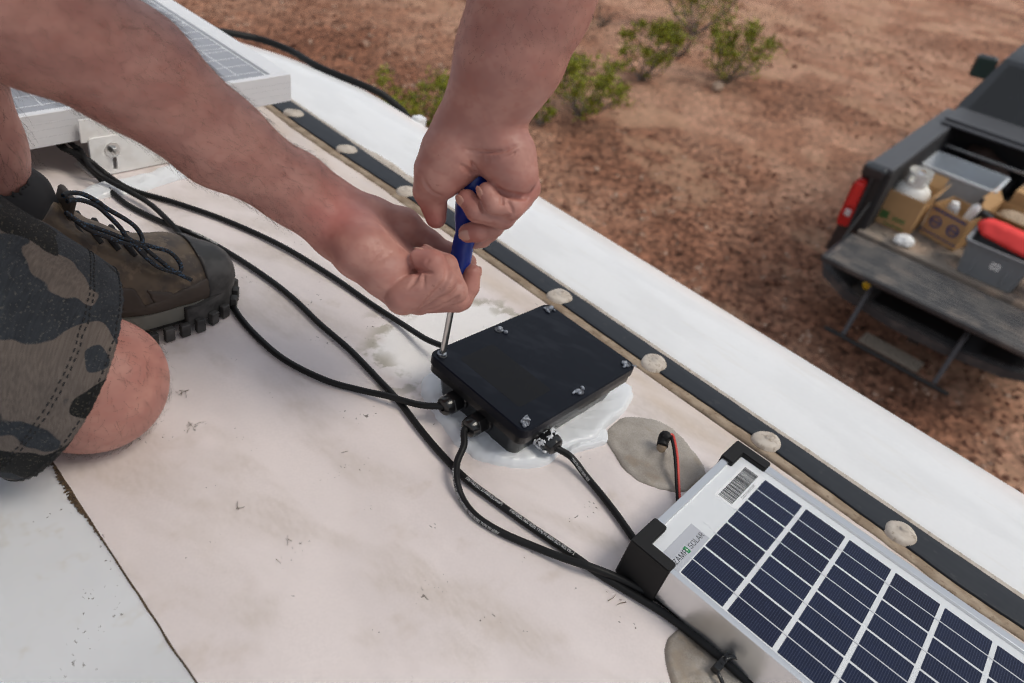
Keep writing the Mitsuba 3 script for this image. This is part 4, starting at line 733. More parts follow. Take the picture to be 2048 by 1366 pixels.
# loose loops of lace, in the world
def lace(p): put('lace', tube(spline(p, 10), .0022, 8), 'lace', bo, smooth=True)
lace(np.array([[-.6179, .1849, .1675], [-.6211, .1916, .1676], [-.625, .2026, .1628], [-.6248, .2139, .1533], [-.6234, .2211, .145], [-.6259, .2362, .1301], [-.6235, .2444, .1204], [-.6187, .2472, .1112], [-.6151, .2442, .1066], [-.6157, .2374, .1113], [-.6175, .2323, .117], [-.6202, .2288, .1256], [-.6204, .2194, .1406], [-.6227, .2108, .1514], [-.6207, .1985, .1597], [-.6172, .1871, .1626]]))
lace(np.array([[-.6114, .1832, .1551], [-.6139, .1937, .1417], [-.6156, .2058, .1331], [-.6162, .2202, .1227], [-.6157, .2304, .1152], [-.6154, .2435, .1078], [-.6152, .2572, .0994], [-.6143, .2686, .093], [-.6116, .2755, .0851], [-.6067, .2778, .077], [-.6029, .2737, .0726], [-.6032, .2659, .0758], [-.6043, .2549, .0829], [-.6071, .248, .0908], [-.6106, .243, .0981], [-.6136, .238, .1068]]))
lace(np.array([[-.6143, .1867, .1495], [-.6128, .1986, .1346], [-.613, .2144, .122], [-.6133, .2313, .1108], [-.6148, .2453, .1043], [-.6116, .2505, .0974], [-.6081, .2602, .0852], [-.6044, .2656, .0782], [-.6017, .275, .0698], [-.5997, .2846, .0621]]))
# ---------------------------------------------------------------- pickup truck; local frame: x right, y forward, z up from the ground, rear of the bed at y = 0
mat('truck_paint', (.018, .021, .025), .32, clearcoat=.8, clearcoat_gloss=.9, specular=.5)
mat('truck_dust', lambda p, n, uv: mix((.040, .041, .044), (.11, .098, .09), smoothstep(.45, .80, fbm(p.x * 7, p.y * 9, p.z * 9, 4))), .7)
mat('bed_liner', (.020, .019, .020), .75)
mat('rail_cap', (.062, .064, .071), .5)
def c_bed(p, n, uv): return mix(mix((.20, .165, .135), (.34, .25, .185), smoothstep(.35, .7, fbm(p.x * 6, p.y * 9, 0.0, 4))), (.10, .09, .085), .6 * smoothstep(.55, .75, fbm(p.x * 14, p.y * 14, 3.0, 3)))
mat('bed_floor', c_bed, .8)
def c_gate(p, n, uv): return mix(mix((.062, .061, .063), (.098, .092, .088), smoothstep(.35, .65, fbm(p.x * 9, p.y * 12, 0.0, 4))), (.20, .165, .14), .6 * smoothstep(.50, .78, fbm(p.x * 6 + 3, p.y * 8, 5.0, 4)))
mat('tailgate_worn', c_gate, .6)
mat('step_dust', (.20, .165, .13), .75)
mat('black_plastic', (.012, .012, .0125), .55)
mat('dark_glass', (.004, .0045, .005), .06, specular=.6)
mat('lamp_red', (.42, .012, .014), .10, specular=.7)
mat('lamp_bright', (.62, .03, .028), .12, specular=.7)
mat('lamp_clear', (.55, .50, .50), .1, specular=.7)
mat('mirror_tint', (.05, .085, .075), .12, specular=.6)
mat('chrome', (.7, .7, .72), .15, metallic=1.0)
mat('tyre', (.018, .018, .018), .85)
mat('ball_yellow', (.80, .50, .01), .5)
mat('card', (.42, .25, .115), .8)
mat('card_in', (.24, .135, .06), .85)
mat('card_blue', (.02, .03, .13), .7)
mat('card_green', (.05, .12, .03), .7)
mat('tank_white', (.72, .71, .67), .35)
mat('tote_grey', (.18, .195, .205), .42)
mat('tote_rim', (.62, .64, .66), .3)
mat('tote_clear', (.44, .46, .48), .3)
mat('bag_red', (.76, .042, .036), .55)
mat('cloth_brown', (.058, .033, .024), .8)
mat('paper', (.78, .78, .76), .6)
mat('kraft', (.34, .25, .17), .8)
TK = t = thing('pickup_truck', 'dark grey pickup truck parked with its tailgate down and its bed full of boxes', 'pickup truck')
def tp(name, m, b, parent=t, smooth=30): return put(name, m, b, parent, smooth=smooth, tw=TM)
def prism(poly, x0, x1):
    """Outline in (y, z) extruded along x."""
    m = trimesh.creation.extrude_polygon(Polygon(poly).buffer(0), x1 - x0, engine='earcut'); v = np.array(m.vertices); return trimesh.Trimesh(np.c_[v[:, 2] + x0, v[:, 0], v[:, 1]], m.faces, process=False)
for s in (-1, 1):
    # bed side: outer skin bulging below the rail, wheel arch cut out
    arch = [(.98 + .46 * math.cos(a), .42 + .46 * math.sin(a)) for a in np.linspace(math.pi, 0, 14)]
    side = [(.02, .58)] + [(.45, .52)] + arch[1:-1] + [(1.50, .50), (1.86, .50), (1.86, 1.38), (.02, 1.36)]
    m = prism(side, .80, .995 ); v = np.array(m.vertices); top = np.clip((v[:, 2] - .95) / .45, 0, 1); v[:, 0] -= np.where(v[:, 0] > .9, .05 * top**2, 0); v[:, 0] *= s
    m = trimesh.Trimesh(v, m.faces if s > 0 else m.faces[:, ::-1], process=False); tp('bed_side', m, 'truck_paint')
    x = sorted((s * .77, s * .955)); tp('rail_cap', bx(x[0], x[1], .02, 1.86, 1.372, 1.408, .014, 3), 'rail_cap')
    x = sorted((s * .765, s * .80)); tp('bed_wall', bx(x[0], x[1], .0, 1.80, .87, 1.375), 'bed_liner')
    x = sorted((s * .80, s * .865)); tp('gate_post', bx(x[0], x[1], -.012, .06, .84, 1.37, .01), 'black_plastic')
    lp = Polygon([(.895, .86), (.985, .84), (1.0, .90), (1.0, 1.20), (.975, 1.265), (.915, 1.275), (.900, 1.24)]).buffer(-.012).buffer(.012)
    m = trimesh.creation.extrude_polygon(lp, .075, engine='earcut'); v = np.array(m.vertices); v = np.c_[v[:, 0] * s, -v[:, 2] + .055 + .16 * np.clip((v[:, 0] - .93), 0, 1), v[:, 1]]
    k = tp('tail_light', trimesh.Trimesh(v, m.faces if s < 0 else m.faces[:, ::-1], process=False), 'lamp_red')
    x = sorted((s * .915, s * .965)); tp('reverse_lens', bx(x[0], x[1], -.026, .0, .94, 1.00, .008), 'lamp_clear', k)
    x = sorted((s * .912, s * .978)); tp('brake_lens', bx(x[0], x[1], -.026, .0, 1.03, 1.235, .008), 'lamp_bright', k)
    x = sorted((s * .865, s * .90)); tp('corner_post', bx(x[0], x[1], -.016, .05, .84, 1.30, .01), 'truck_paint')
    x = sorted((s * .80, s * .985)); tp('corner_cap', bx(x[0], x[1], -.02, .10, 1.285, 1.40, .03, 3), 'truck_paint')
    tp('wheel', moved(lathe([(.001, -.13), (.20, -.13), (.26, -.12), (.36, -.13), (.39, -.10), (.40, 0), (.39, .10), (.36, .13), (.26, .12), (.20, .10), (.001, .10)], 36), ry(math.pi / 2 * s), (s * .83, .98, .40)), 'tyre')
    tp('wheel', moved(lathe([(.001, -.13), (.20, -.13), (.26, -.12), (.36, -.13), (.39, -.10), (.40, 0), (.39, .10), (.36, .13), (.26, .12), (.20, .10), (.001, .10)], 36), ry(math.pi / 2 * s), (s * .83, 4.60, .40)), 'tyre')
    # cab side with door, window pillar, mirror
    x = sorted((s * .80, s * 1.0)); tp('cab_side', bx(x[0], x[1], 1.90, 5.7, .45, 1.20, .05, 3), 'truck_paint')
    mm = bx(-.11, .11, -.055, .055, -.12, .12, .045, 3)
    k = tp('mirror', moved(mm, rz(-.25 * s), (s * 1.12, 3.62, 1.39)), 'truck_paint')
    tp('mirror_glass', moved(bx(-.092, .092, -.004, .004, -.100, .100, .003), rz(-.25 * s), (s * 1.105, 3.562, 1.39)), 'mirror_tint', k)
    tp('mirror_arm', moved(bx(-.10, .10, -.03, .03, -.03, .03, .012), None, (s * 1.02, 3.64, 1.38)), 'black_plastic', k)
tp('bed_floor', cat(bx(-.80, .80, .05, 1.80, .84, .878), *[bx(-.74 + i * .1, -.70 + i * .1, .06, 1.79, .878, .886) for i in range(15)]), 'bed_floor')
tp('sill', bx(-.80, .80, -.055, .048, .835, .884, .006), 'bed_floor')
tp('bulkhead', bx(-.80, .80, 1.80, 1.86, .84, 1.38), 'bed_liner')
tp('folded_cover', cat(bx(-.86, .86, 1.37, 1.84, 1.412, 1.435, .010), bx(-.855, .855, 1.42, 1.82, 1.437, 1.462, .010)), 'rail_cap')
# open tailgate
tp('tailgate', bx(-.845, .845, -.625, -.085, .815, .858, .010, 3), 'truck_paint')
k = tp('tailgate_liner', cat(bx(-.815, .815, -.615, -.10, .8560, .8620), *[bx(-.79, .79, -.60 + i * .062, -.572 + i * .062, .8622, .8680, .003) for i in range(8)]), 'tailgate_worn')
tp('tailgate_edge', bx(-.84, .84, -.632, -.600, .826, .8665, .008, 2), 'truck_dust')
for s in (-1, 1): tp('hinge_strap', tube(np.array([(s * .815, -.02, 1.12), (s * .825, -.30, .885)]), .009, 8), 'black_plastic', smooth=True)
# bumper with step pad and recess
bum = Polygon([(-.98, .10), (-.98, .02), (-.86, -.23), (-.62, -.395), (-.2, -.475), (.2, -.475), (.62, -.395), (.86, -.23), (.98, .02), (.98, .10)])
tp('bumper', cat(extr(bum, .475, .548), extr(bum.buffer(-.02), .46, .560)), 'truck_dust')
tp('bumper_pad', cat(extr(bum.buffer(-.045).intersection(sbox(-1, -.6, -.60, .1)), .560, .575), extr(bum.buffer(-.045).intersection(sbox(.42, -.6, 1, .1)), .560, .575), bx(-.40, .30, -.38, -.06, .560, .568)), 'black_plastic')
tp('hitch', cat(bx(-.045, .045, -.44, -.05, .42, .50, .006), bx(-.12, .12, -.10, .02, .38, .52)), 'black_plastic')
for x0, x1 in ((-.450, -.443), (.272, .278)): tp('step_arm', cat(tube(np.array([(x0, -.10, .67), (x0, -.36, .66), (x0, -.44, .61), (x1, -.600, .300)]), .019, 10)), 'rail_cap', smooth=True)
tp('step_bar', tube(np.array([(-.590, -.612, .295), (.400, -.640, .295)]), .020, 10), 'black_plastic', smooth=True)
tp('step_plate', cat(moved(bx(-.235, .235, -.075, .075, -.015, .012, .006), rz(-.03), (-.092, -.500, .302)), *[moved(bx(-.22, .22, -.003, .003, .012, .0165), rz(-.03), (-.092, -.500 + o, .302)) for o in np.linspace(-.06, .06, 7)]), 'step_dust')
tp('axle', cat(tube(np.array([(-.7, .98, .40), (.7, .98, .40)]), .06, 10), bx(-.45, -.35, .0, 5.4, .45, .58), bx(.35, .45, .0, 5.4, .45, .58)), 'black_plastic')
# cab: back wall, sloping rear window, roof
cabp = [(1.90, .50), (1.90, 1.36), (2.16, 1.86), (2.45, 1.95), (3.35, 1.94), (3.9, 1.40), (5.5, 1.22), (5.7, 1.0), (5.7, .5)]
m = prism(cabp, -.93, .93); v = np.array(m.vertices); tz = np.clip((v[:, 2] - 1.30) / .65, 0, 1); v[:, 0] *= 1 - .22 * tz
tp('cab', trimesh.Trimesh(v, m.faces, process=False), 'truck_paint', smooth=20)
q = np.array([(-.80, 1.925, 1.415), (.80, 1.925, 1.415), (.70, 2.135, 1.825), (-.70, 2.135, 1.825)]); nrm = np.cross(q[1] - q[0], q[3] - q[0]); nrm /= np.linalg.norm(nrm)
tp('rear_window', tm(manifold3d.Manifold.hull_points(np.vstack([q + nrm * .006, q - nrm * .02]))), 'dark_glass')
for s in (-1, 1):
    q = np.array([(s * .925, 2.15, 1.38), (s * .925, 3.75, 1.38), (s * .770, 3.35, 1.82), (s * .775, 2.35, 1.82)]); n2 = np.array([s * .95, 0, .3])
    tp('side_window', tm(manifold3d.Manifold.hull_points(np.vstack([q + n2 * .006, q - n2 * .02]))), 'dark_glass')
q = np.array([(-.72, 3.40, 1.905), (.72, 3.40, 1.905), (.86, 3.86, 1.44), (-.86, 3.86, 1.44)]); n2 = np.array([0, .7, .7]); tp('windscreen', tm(manifold3d.Manifold.hull_points(np.vstack([q + n2 * .006, q - n2 * .02]))), 'dark_glass')
# ---------------------------------------------------------------- what lies in the bed
def carton(label, c, ang, w, d, h, z0, extras=()):
    k = thing('cardboard_box', label, 'cardboard box', 'cardboard boxes in the truck bed'); X = TM @ M4(rz(ang), (c[0], c[1], z0)); e = .004
    put('carton', cat(bx(-w / 2, w / 2, -d / 2, -d / 2 + e, 0, h), bx(-w / 2, w / 2, d / 2 - e, d / 2, 0, h), bx(-w / 2, -w / 2 + e, -d / 2 + e, d / 2 - e, 0, h), bx(w / 2 - e, w / 2, -d / 2 + e, d / 2 - e, 0, h), bx(-w / 2 + e, w / 2 - e, -d / 2 + e, d / 2 - e, 0, e)), 'card', k, tw=X)
    for n, m, b in extras: put(n, m, b, k, tw=X)
    return X
B0z = .889
w = .33
X = carton('open cardboard box holding the white gas bottle beside the tail light', (-.643, .385), 0.0, .315, .36, .30, B0z,
  [('flap', moved(bx(-.17, .17, -.003, .003, 0, .10), rx(-.5), (0, .18, .30)), 'card'), ('flap', moved(bx(-.003, .003, -.18, .18, 0, .08), ry(.5), (.17, 0, .30)), 'card'),
   ('print', cat(bx(-.115, -.045, -.1808, -.1798, .055, .125), *[bx(-.01 + .026 * i, .009 + .026 * i, -.1808, -.1798, .065, .105) for i in range(4)], bx(-.06, .10, -.1808, -.1798, .015, .03)), 'card_green')])
k = thing('gas_bottle', 'white propane gas bottle standing in the open cardboard box', 'gas bottle')
put('tank', lathe([(.001, .01), (.12, .01), (.145, .04), (.15, .07), (.15, .22), (.146, .26), (.125, .31), (.08, .345), (.03, .36), (.001, .362)], 32), 'tank_white', k, smooth=40, tw=X)
an = np.linspace(.5, 5.8, 24); co = np.array([[.092 * math.cos(a), .092 * math.sin(a)] for a in an]); ring = Polygon(np.vstack([co, co[::-1] * .955]))
put('collar', cat(extr(ring.buffer(0), .335, .375), *[extr(Polygon(np.vstack([co[i:i + 5], co[i:i + 5][::-1] * .955])).buffer(0), .374, .43) for i in (0, 6, 12, 18)], extr(ring.buffer(0), .429, .452)), 'tank_white', k, tw=X)
put('valve', cat(moved(trimesh.creation.cylinder(.016, .07, sections=12), None, (0, 0, .385)), moved(trimesh.creation.cylinder(.028, .02, sections=12), None, (0, 0, .425))), 'chrome', k, tw=X)
ring2 = lambda x, z, r0, r1: [moved(trimesh.creation.annulus(r0, r1, .0012, sections=20), rx(math.pi / 2), (x, -.1404, z))]
X = carton('cardboard box printed with two blue medallions, bottles standing in it', (-.265, .445), -.25, .305, .28, .27, B0z,
  [('print', cat(*ring2(-.075, .14, .034, .052), *ring2(.075, .14, .034, .052), *[bx(x - .030, x + .030, -.1410, -.1398, .130, .150) for x in (-.075, .075)], bx(-.155, .155, -.1410, -.1398, .035, .048), bx(-.14, .14, -.1410, -.1398, .225, .245)), 'card_blue')])
k = thing('spray_bottle', 'white squeeze bottle standing in the medallion box', 'bottle'); put('bottle', lathe([(.001, 0), (.034, 0), (.036, .01), (.036, .17), (.030, .20), (.014, .215), (.014, .235), (.001, .236)], 20), 'paper', k, smooth=40, tw=X @ M4(ry(.12), (.06, .02, .13)))
put('cap', lathe([(.001, .235), (.017, .235), (.016, .275), (.001, .28)], 16), 'black_plastic', k, smooth=40, tw=X @ M4(ry(.12), (.06, .02, .13)))
k = thing('jar', 'clear lidded jar beside the squeeze bottle', 'jar'); put('jar', lathe([(.001, 0), (.045, 0), (.048, .02), (.048, .12), (.04, .14), (.001, .142)], 20), 'tote_clear', k, smooth=40, tw=X @ M4(None, (-.06, -.01, .13)))
put('lid', lathe([(.001, .14), (.030, .14), (.030, .165), (.001, .17)], 20), 'paper', k, smooth=40, tw=X @ M4(None, (-.06, -.01, .13)))
k = thing('tool_case', 'small black case propped in the medallion box', 'case'); put('case', bx(-.05, .05, -.03, .03, 0, .26, .008), 'black_plastic', k, smooth=30, tw=X @ M4(ry(.2), (.115, .06, .05)))
X = carton('open cardboard box with crumpled brown paper behind the red bag', (.07, .82), -.1, .36, .40, .22, B0z, [('flap', moved(bx(-.18, .18, -.003, .003, 0, .12), rx(.9), (0, -.20, .22)), 'card'), ('flap', moved(bx(-.003, .003, -.2, .2, 0, .12), ry(-.7), (-.18, 0, .22)), 'card')])
pm = trimesh.creation.icosphere(4, 1.0); v = np.array(pm.vertices); v *= (1 + .35 * (meshkit.fbm(v * 2.2, 3, 3) - .5))[:, None]; pm = trimesh.Trimesh(v * [.15, .17, .09], pm.faces)
k = thing('packing_paper', 'crumpled brown packing paper in the cardboard box', 'paper'); put('paper', pm, 'kraft', k, tw=X @ M4(None, (0, 0, .15)))
carton('closed tan cardboard carton at the right edge of the picture', (.16, 1.27), -.05, .40, .34, .30, B0z, [('lid', bx(-.198, .198, -.168, .168, .296, .30), 'card'), ('tape', bx(-.199, .199, -.025, .025, .3, .3012), 'kraft')])
def tote(label, c, ang, w, d, h, z0, b, tp_=.86, name='storage_tote'):
    k = thing(name, label, 'storage tote', 'storage totes in the truck bed'); X = TM @ M4(rz(ang), (c[0], c[1], z0))
    def shell(s, z, i): return np.c_[np.array(rrect(-w / 2 * s + i, w / 2 * s - i, -d / 2 * s + i, d / 2 * s - i, .04).exterior.coords), np.full(len(rrect(-w / 2 * s + i, w / 2 * s - i, -d / 2 * s + i, d / 2 * s - i, .04).exterior.coords), z)]
    o = manifold3d.Manifold.hull_points(np.vstack([shell(tp_, 0, 0), shell(1, h, 0)])); i = manifold3d.Manifold.hull_points(np.vstack([shell(tp_, .006, .006), shell(1, h + .01, .006)]))
    rim = manifold3d.Manifold.hull_points(np.vstack([shell(1.06, h - .022, 0), shell(1.07, h, 0)]))
    put('body', tm(o - i), b, k, smooth=30, tw=X); put('rim', tm(rim - manifold3d.Manifold.hull_points(np.vstack([shell(1, h - .05, .006), shell(1, h + .05, .006)]))), 'tote_rim' if b == 'tote_clear' else b, k, smooth=30, tw=X)
    for s in (-.25, .25): put('rib', bx(s * w - .012, s * w + .012, -d / 2 * .925 - .006, -d / 2 * .90, .04, h - .04, .004), b, k, tw=X)
    return k, X
k, X = tote('empty translucent grey storage tote in the middle of the bed', (-.465, 1.115), -.02, .60, .40, .26, .94, 'tote_clear')
k2 = thing('wooden_board', 'plank on the bed floor carrying the translucent tote', 'plank'); scene[k2] = mikit.ply(bx(-.28, .28, -.16, .16, -.050, -.0005), 'bed_floor', to_world=T((X).tolist()))
k3 = thing('blue_strap', 'short light blue strip lying in the translucent tote', 'strip'); scene[k3] = mikit.ply(moved(bx(-.02, .02, -.10, .10, .0, .012, .004), rz(-.5), (-.02, .02, .13)), mat('strip_blue', (.20, .42, .72), .5), to_world=T(X.tolist()))
k, X2 = tote('grey storage tote with a white sticker on the sill under the red bag', (.150, .150), 0.0, .46, .34, .27, .889, 'tote_grey')
put('sticker', cat(bx(-.01, .052, -.1618, -.1598, .125, .175)), 'paper', k, tw=X2)
put('print', cat(bx(.000, .018, -.1626, -.1616, .138, .162), bx(.024, .042, -.1626, -.1616, .138, .162)), 'tote_grey', k + '__sticker', tw=X2)
rg = manifold3d.Manifold.batch_hull([manifold3d.Manifold.sphere(r, 20).translate(c) for c, r in (((-.19, .06, .315), .055), ((.42, -.02, .30), .06), ((-.17, .14, .30), .05), ((.42, .12, .29), .05), ((-.16, .0, .285), .03), ((.42, -.09, .265), .03))])
bm = tm(rg.refine_to_length(.018)); v = np.array(bm.vertices); v += vnormals(bm) * (.018 * (meshkit.fbm(v * 11, 3, 5) - .5))[:, None]
k = thing('duffel_bag', 'bright red bag lying across the grey tote', 'bag'); put('bag', trimesh.Trimesh(v, bm.faces, process=False), 'bag_red', k, smooth=True, tw=X2)
bmf = tm(manifold3d.Manifold.batch_hull([manifold3d.Manifold.sphere(r, 18).translate(c) for c, r in (((-.56, 1.70, 1.17), .06), ((-.45, 1.66, 1.17), .075), ((-.30, 1.57, 1.15), .07), ((-.19, 1.45, 1.10), .05))]).refine_to_length(.02)); v = np.array(bmf.vertices); v += vnormals(bmf) * (.05 * (meshkit.fbm(v * 9, 3, 8) - .5))[:, None]
k = thing('jacket', 'dark brown jacket bundled behind the translucent tote', 'jacket'); put('cloth', trimesh.Trimesh(v, bmf.faces, process=False), 'cloth_brown', k, smooth=True, tw=TM)
k = thing('crate', 'dark crate under the brown jacket', 'crate'); put('crate', bx(-.66, -.12, 1.36, 1.78, .889, 1.09, .01), 'bed_liner', k, tw=TM)
k = thing('metal_bar', 'thin pale metal bar across the front of the bed', 'bar'); put('bar', bx(-.76, .10, 1.505, 1.53, 1.19, 1.215, .004), 'brushed', k, tw=TM)
pm = trimesh.creation.icosphere(3, 1.0); v = np.array(pm.vertices); v *= (1 + .6 * (meshkit.fbm(v * 2.6, 3, 9) - .5))[:, None]
k = thing('paper_cup', 'crumpled white paper lying on the tailgate sill', 'paper'); put('paper', trimesh.Trimesh(v * [.075, .055, .045], pm.faces), 'paper', k, tw=TM @ M4(rz(.4), (-.467, .03, .925)))
k = thing('ball', 'yellow ball resting on the bumper beside the step arm', 'ball'); put('ball', moved(trimesh.creation.icosphere(3, .036), None, (-.503, -.275, .604)), 'ball_yellow', k, smooth=True, tw=TM)
# ---------------------------------------------------------------- ground, gravel, desert shrubs (ground frame: x, y along the slope)
def c_ground(p, n, uv):
    b = fbm(p.x * 2.6, p.y * 2.6, 2.0, 4); g = noise(p.x * 19, p.y * 19, 0.0); g2 = noise(p.x * 38 + 3, p.y * 38, 4.0); g3 = noise(p.x * 7, p.y * 7, 7.0)
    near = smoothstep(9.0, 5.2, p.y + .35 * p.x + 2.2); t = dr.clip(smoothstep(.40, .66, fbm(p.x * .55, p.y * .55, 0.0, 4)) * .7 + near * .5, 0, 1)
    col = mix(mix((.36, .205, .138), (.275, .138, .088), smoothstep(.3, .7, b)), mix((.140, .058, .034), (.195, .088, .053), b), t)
    k = (g * .34 + g2 * .54 + g3 * .12 - .5) * (1.1 + .9 * t)
    col = col * (1 + 1.45 * k)
    return mix(col, (.42, .255, .165), .5 * smoothstep(.60, .72, fbm(p.x * 1.3 + 7, p.y * 2.2, 5.0, 4)) * (1 - near))
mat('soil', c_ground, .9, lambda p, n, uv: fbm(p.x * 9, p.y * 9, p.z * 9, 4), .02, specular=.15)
def far_ground(X, Y):
    r = np.hypot(X, Y); f = np.where(r < 45, 1, (45 + 25 * (1 - np.exp(-np.maximum(r - 45, 0) / 25))) / np.maximum(r, 1e-6)); return f
rr = np.r_[np.linspace(.05, 3, 8), np.linspace(3.3, 32, 220), np.geomspace(33, 1600, 50)]; th = np.linspace(0, 2 * np.pi, 361)[:-1]
RR, TH = np.meshgrid(rr, th, indexing='ij'); X, Y = RR * np.cos(TH), RR * np.sin(TH)
def bumps(X, Y): return (.10 * (meshkit.fbm(np.stack([X * .35, Y * .35, X * 0], -1), 4, 3) - .5) + .03 * (meshkit.fbm(np.stack([X * 2.2, Y * 2.2, X * 0], -1), 3, 4) - .5)) * (np.hypot(X + .3, Y - 7.2) > 0)
def flatten(X, Y): return np.clip((np.maximum(np.abs(X) - 1.2, 0) + np.maximum(np.abs(Y - 8.7) - 3.4, 0)) / 1.5, 0, 1)
def gz(X, Y): return bumps(X, Y) * flatten(X, Y)
P = np.stack([X, Y, gz(X, Y)], -1).reshape(-1, 3) @ GROUND.T + GO
f = far_ground(X, Y).reshape(-1); base = GO; P[:, 2] = base[2] + (P[:, 2] - base[2]) * f
i, j = np.meshgrid(np.arange(len(rr) - 1), np.arange(360), indexing='ij'); q = np.stack([i * 360 + j, (i + 1) * 360 + j, (i + 1) * 360 + (j + 1) % 360, i * 360 + (j + 1) % 360], -1).reshape(-1, 4)
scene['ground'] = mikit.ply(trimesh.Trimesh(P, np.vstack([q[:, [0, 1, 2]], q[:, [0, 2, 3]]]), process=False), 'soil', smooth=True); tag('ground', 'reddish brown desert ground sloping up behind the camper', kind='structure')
mat('stone', lambda p, n, uv: mix(mix((.080, .034, .022), (.28, .135, .085), cell_rand(p.x * 14, p.y * 14, 0.0)), (.46, .32, .24), smoothstep(.82, .95, cell_rand(p.x * 11 + 5, p.y * 11, 1.0))), .85, specular=.2)
rg = np.random.default_rng(31); N = 52000; protos = []
for s in range(8):
    m = trimesh.creation.icosphere(0, 1.0); v = np.array(m.vertices); v *= (1 + .8 * (meshkit.noise(v * 1.7 + s * 9, s) - .5))[:, None]; protos.append((v * rg.uniform([.8, .7, .4], [1.2, 1.0, .75]), np.array(m.faces)))
u = rg.random(N); R0 = 2.6 + 14 * u**1.2; A0_ = rg.uniform(.35, 3.05, N) ; x, y = R0 * np.cos(A0_) * 1.05, R0 * np.sin(A0_)
dens = meshkit.fbm(np.stack([x * .55, y * .55, x * 0], -1), 4, 0); keep = (dens > .38 + .16 * rg.random(N)) | (y < 6.3 + 1.2 * rg.random(N)); x, y = x[keep], y[keep]; n = len(x)
sz = .010 + .022 * rg.random(n)**2.2; sz[rg.random(n) < .010] *= 2.3; VS, FS, off = [], [], 0
for s in range(8):
    I = np.flatnonzero(np.arange(n) % 8 == s); v0, f0 = protos[s]; a = rg.uniform(0, 6.28, len(I)); ca, sa = np.cos(a), np.sin(a)
    V = np.stack([v0[None, :, 0] * ca[:, None] - v0[None, :, 1] * sa[:, None], v0[None, :, 0] * sa[:, None] + v0[None, :, 1] * ca[:, None], np.broadcast_to(v0[None, :, 2], (len(I), len(v0)))], -1) * sz[I][:, None, None]
    V += np.stack([x[I], y[I], gz(x[I], y[I]) + sz[I] * .22], -1)[:, None]; VS.append(V.reshape(-1, 3)); FS.append((f0[None] + off + len(v0) * np.arange(len(I))[:, None, None]).reshape(-1, 3)); off += len(I) * len(v0)
scene['gravel'] = mikit.ply(trimesh.Trimesh(np.vstack(VS) @ GROUND.T + GO, np.vstack(FS), process=False), 'stone'); tag('gravel', 'reddish brown stones scattered over the desert ground', 'gravel', kind='stuff')
def c_leaf(p, n, uv): return mix(mix((.115, .14, .008), (.30, .30, .022), noise(p.x * 22, p.y * 22, p.z * 22)), (.24, .20, .035), .5 * smoothstep(.6, .8, noise(p.x * 9, p.y * 9, p.z * 9)))
scene['leaf'] = two({'type': 'principled', 'base_color': proc(c_leaf), 'roughness': .55, 'specular': .3})
mat('twig', (.21, .175, .15), .85)
mat('dry_twig', (.20, .155, .12), .9)
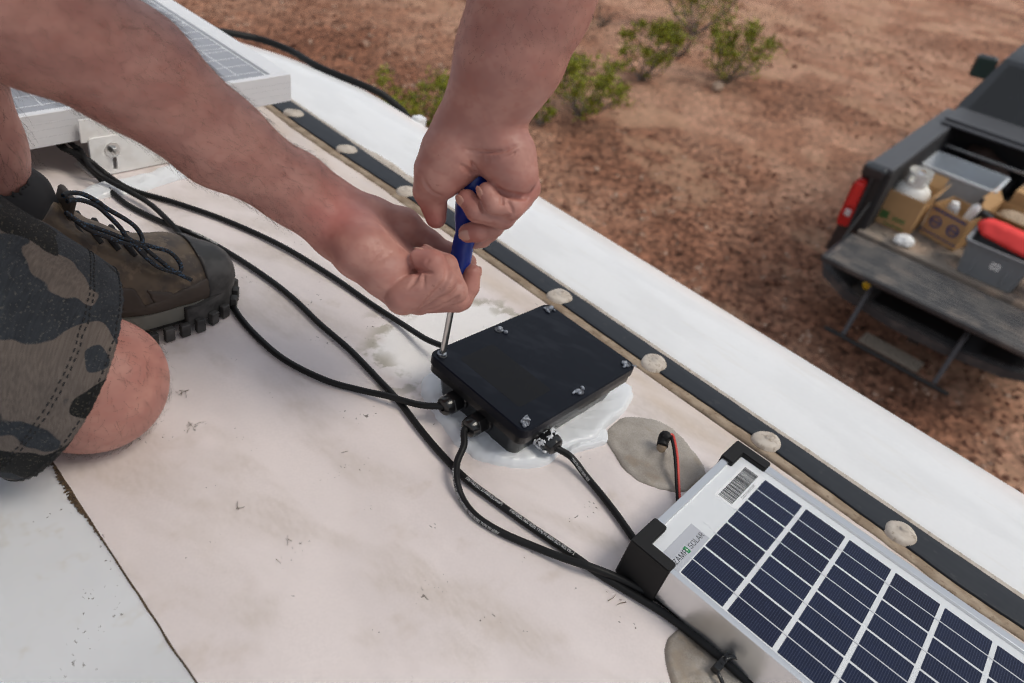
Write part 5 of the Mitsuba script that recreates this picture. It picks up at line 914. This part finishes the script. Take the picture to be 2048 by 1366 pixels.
def bush(label, gx, gy, w, h, nb, nl, seed, name='creosote_bush', kind='shrub', leaf=.048, dry=False):
    k = thing(name, label, kind, 'dry shrubs on the desert ground' if dry else 'green creosote bushes on the desert ground'); r = np.random.default_rng(seed); st, lv = [], []
    base = np.array([gx, gy, float(gz(np.array(gx), np.array(gy)))]); tips = []
    for b in range(nb):
        a = r.uniform(0, 6.28); e = r.uniform(.25, 1.0); end = base + np.array([math.cos(a) * w / 2 * e, math.sin(a) * w / 2 * e, h * r.uniform(.55, 1.0) * (1.12 - .35 * e)])
        mid = base * .5 + end * .5 + np.array([math.cos(a) * w * .06, math.sin(a) * w * .06, -.08 * h]) + r.normal(0, .03, 3); c = spline(np.array([base + r.normal(0, .03, 3) * [1, 1, 0], mid, end]), 5); st.append(tube(c, np.linspace(.011, .004, len(c)), 5))
        for q in range(4):
            i0 = r.integers(4, len(c)); e2 = c[i0] + r.normal(0, .11, 3) * [w, w, .7 * h] + [0, 0, .06 * h]; e2[2] = max(e2[2], base[2] + .10); st.append(tube(np.array([c[i0], e2]), np.array([.004, .002]), 4)); tips += [(c[i0], e2), (c[-2], end)]
    if nl:
        cl = r.integers(0, len(tips), nl); t = r.uniform(.35, 1.12, nl)[:, None]; A = np.array([a for a, _ in tips])[cl]; B = np.array([b for _, b in tips])[cl]; ctr = A + (B - A) * t + r.normal(0, .035 * w, (nl, 3)) * [1, 1, .8]; ctr[:, 2] = np.maximum(ctr[:, 2], base[2] + .05)
        d1 = r.normal(0, 1, (nl, 3)) + [0, 0, .6]; d1 /= np.linalg.norm(d1, axis=1, keepdims=True); d2 = np.cross(d1, r.normal(0, 1, (nl, 3))); d2 /= np.linalg.norm(d2, axis=1, keepdims=True); L = leaf * r.uniform(.6, 1.4, nl)[:, None]
        V = np.stack([ctr - d1 * L * .5, ctr + d2 * L * .26 , ctr + d1 * L * .5, ctr - d2 * L * .26], 1); F = (np.array([[0, 1, 2], [0, 2, 3]])[None] + 4 * np.arange(nl)[:, None, None]).reshape(-1, 3)
        put('foliage', trimesh.Trimesh(V.reshape(-1, 3), F, process=False), 'leaf', k, tw=GM)
    put('stem', cat(*st), 'dry_twig' if dry else 'twig', k, smooth=True, tw=GM)
bush('green creosote bush right of the raised forearm, alone on open ground', -4.88, 7.70, 1.35, .78, 20, 3000, 1)
bush('small low green tuft just above the white roof edge beside the wrist', -4.96, 7.02, .40, .32, 9, 420, 2)
bush('green creosote bush half hidden behind the raised forearm', -5.5, 5.55, 1.3, .75, 18, 2600, 3)
bush('tall green creosote bush in the upper middle of the picture', -5.15, 9.45, 1.0, .95, 16, 2600, 4)
bush('green creosote bush nearest the truck with a pale rock at its foot', -4.35, 10.55, 1.15, .90, 18, 2700, 5)
bush('farthest green creosote bush cut off by the top edge of the picture', -5.95, 12.2, 1.8, 1.35, 22, 3600, 6)
bush('small dry leafless shrub beside the raised forearm near the top edge', -7.1, 11.0, .5, .4, 12, 0, 7, 'dry_shrub', 'shrub', dry=True)
bush('dry leafless shrub between the two green bushes at top middle', -5.45, 10.9, .8, .55, 16, 60, 8, 'dry_shrub', 'shrub', dry=True)
def rock(label, gx, gy, s, seed):
    m = trimesh.creation.icosphere(3, 1.0); v = np.array(m.vertices); v *= (1 + .6 * (meshkit.fbm(v * 1.4 + seed, 4, seed) - .5))[:, None]; k = thing('rock', label, 'rock'); scene[k] = mikit.ply(trimesh.Trimesh(v * [s, s * .8, s * .75], m.faces), mat('rock_pale', (.42, .30, .22), .85) if 'pale' in label else 'stone', smooth=True, to_world=T((GM @ M4(rz(seed), (gx, gy, float(gz(np.array(gx), np.array(gy))) + s * .35))).tolist()))
rock('pale brown rock at the foot of the bush nearest the truck', -4.27, 10.15, .11, 2)
rock('dark red brown rock on open ground above the roof edge', -8.29, 6.83, .09, 5)
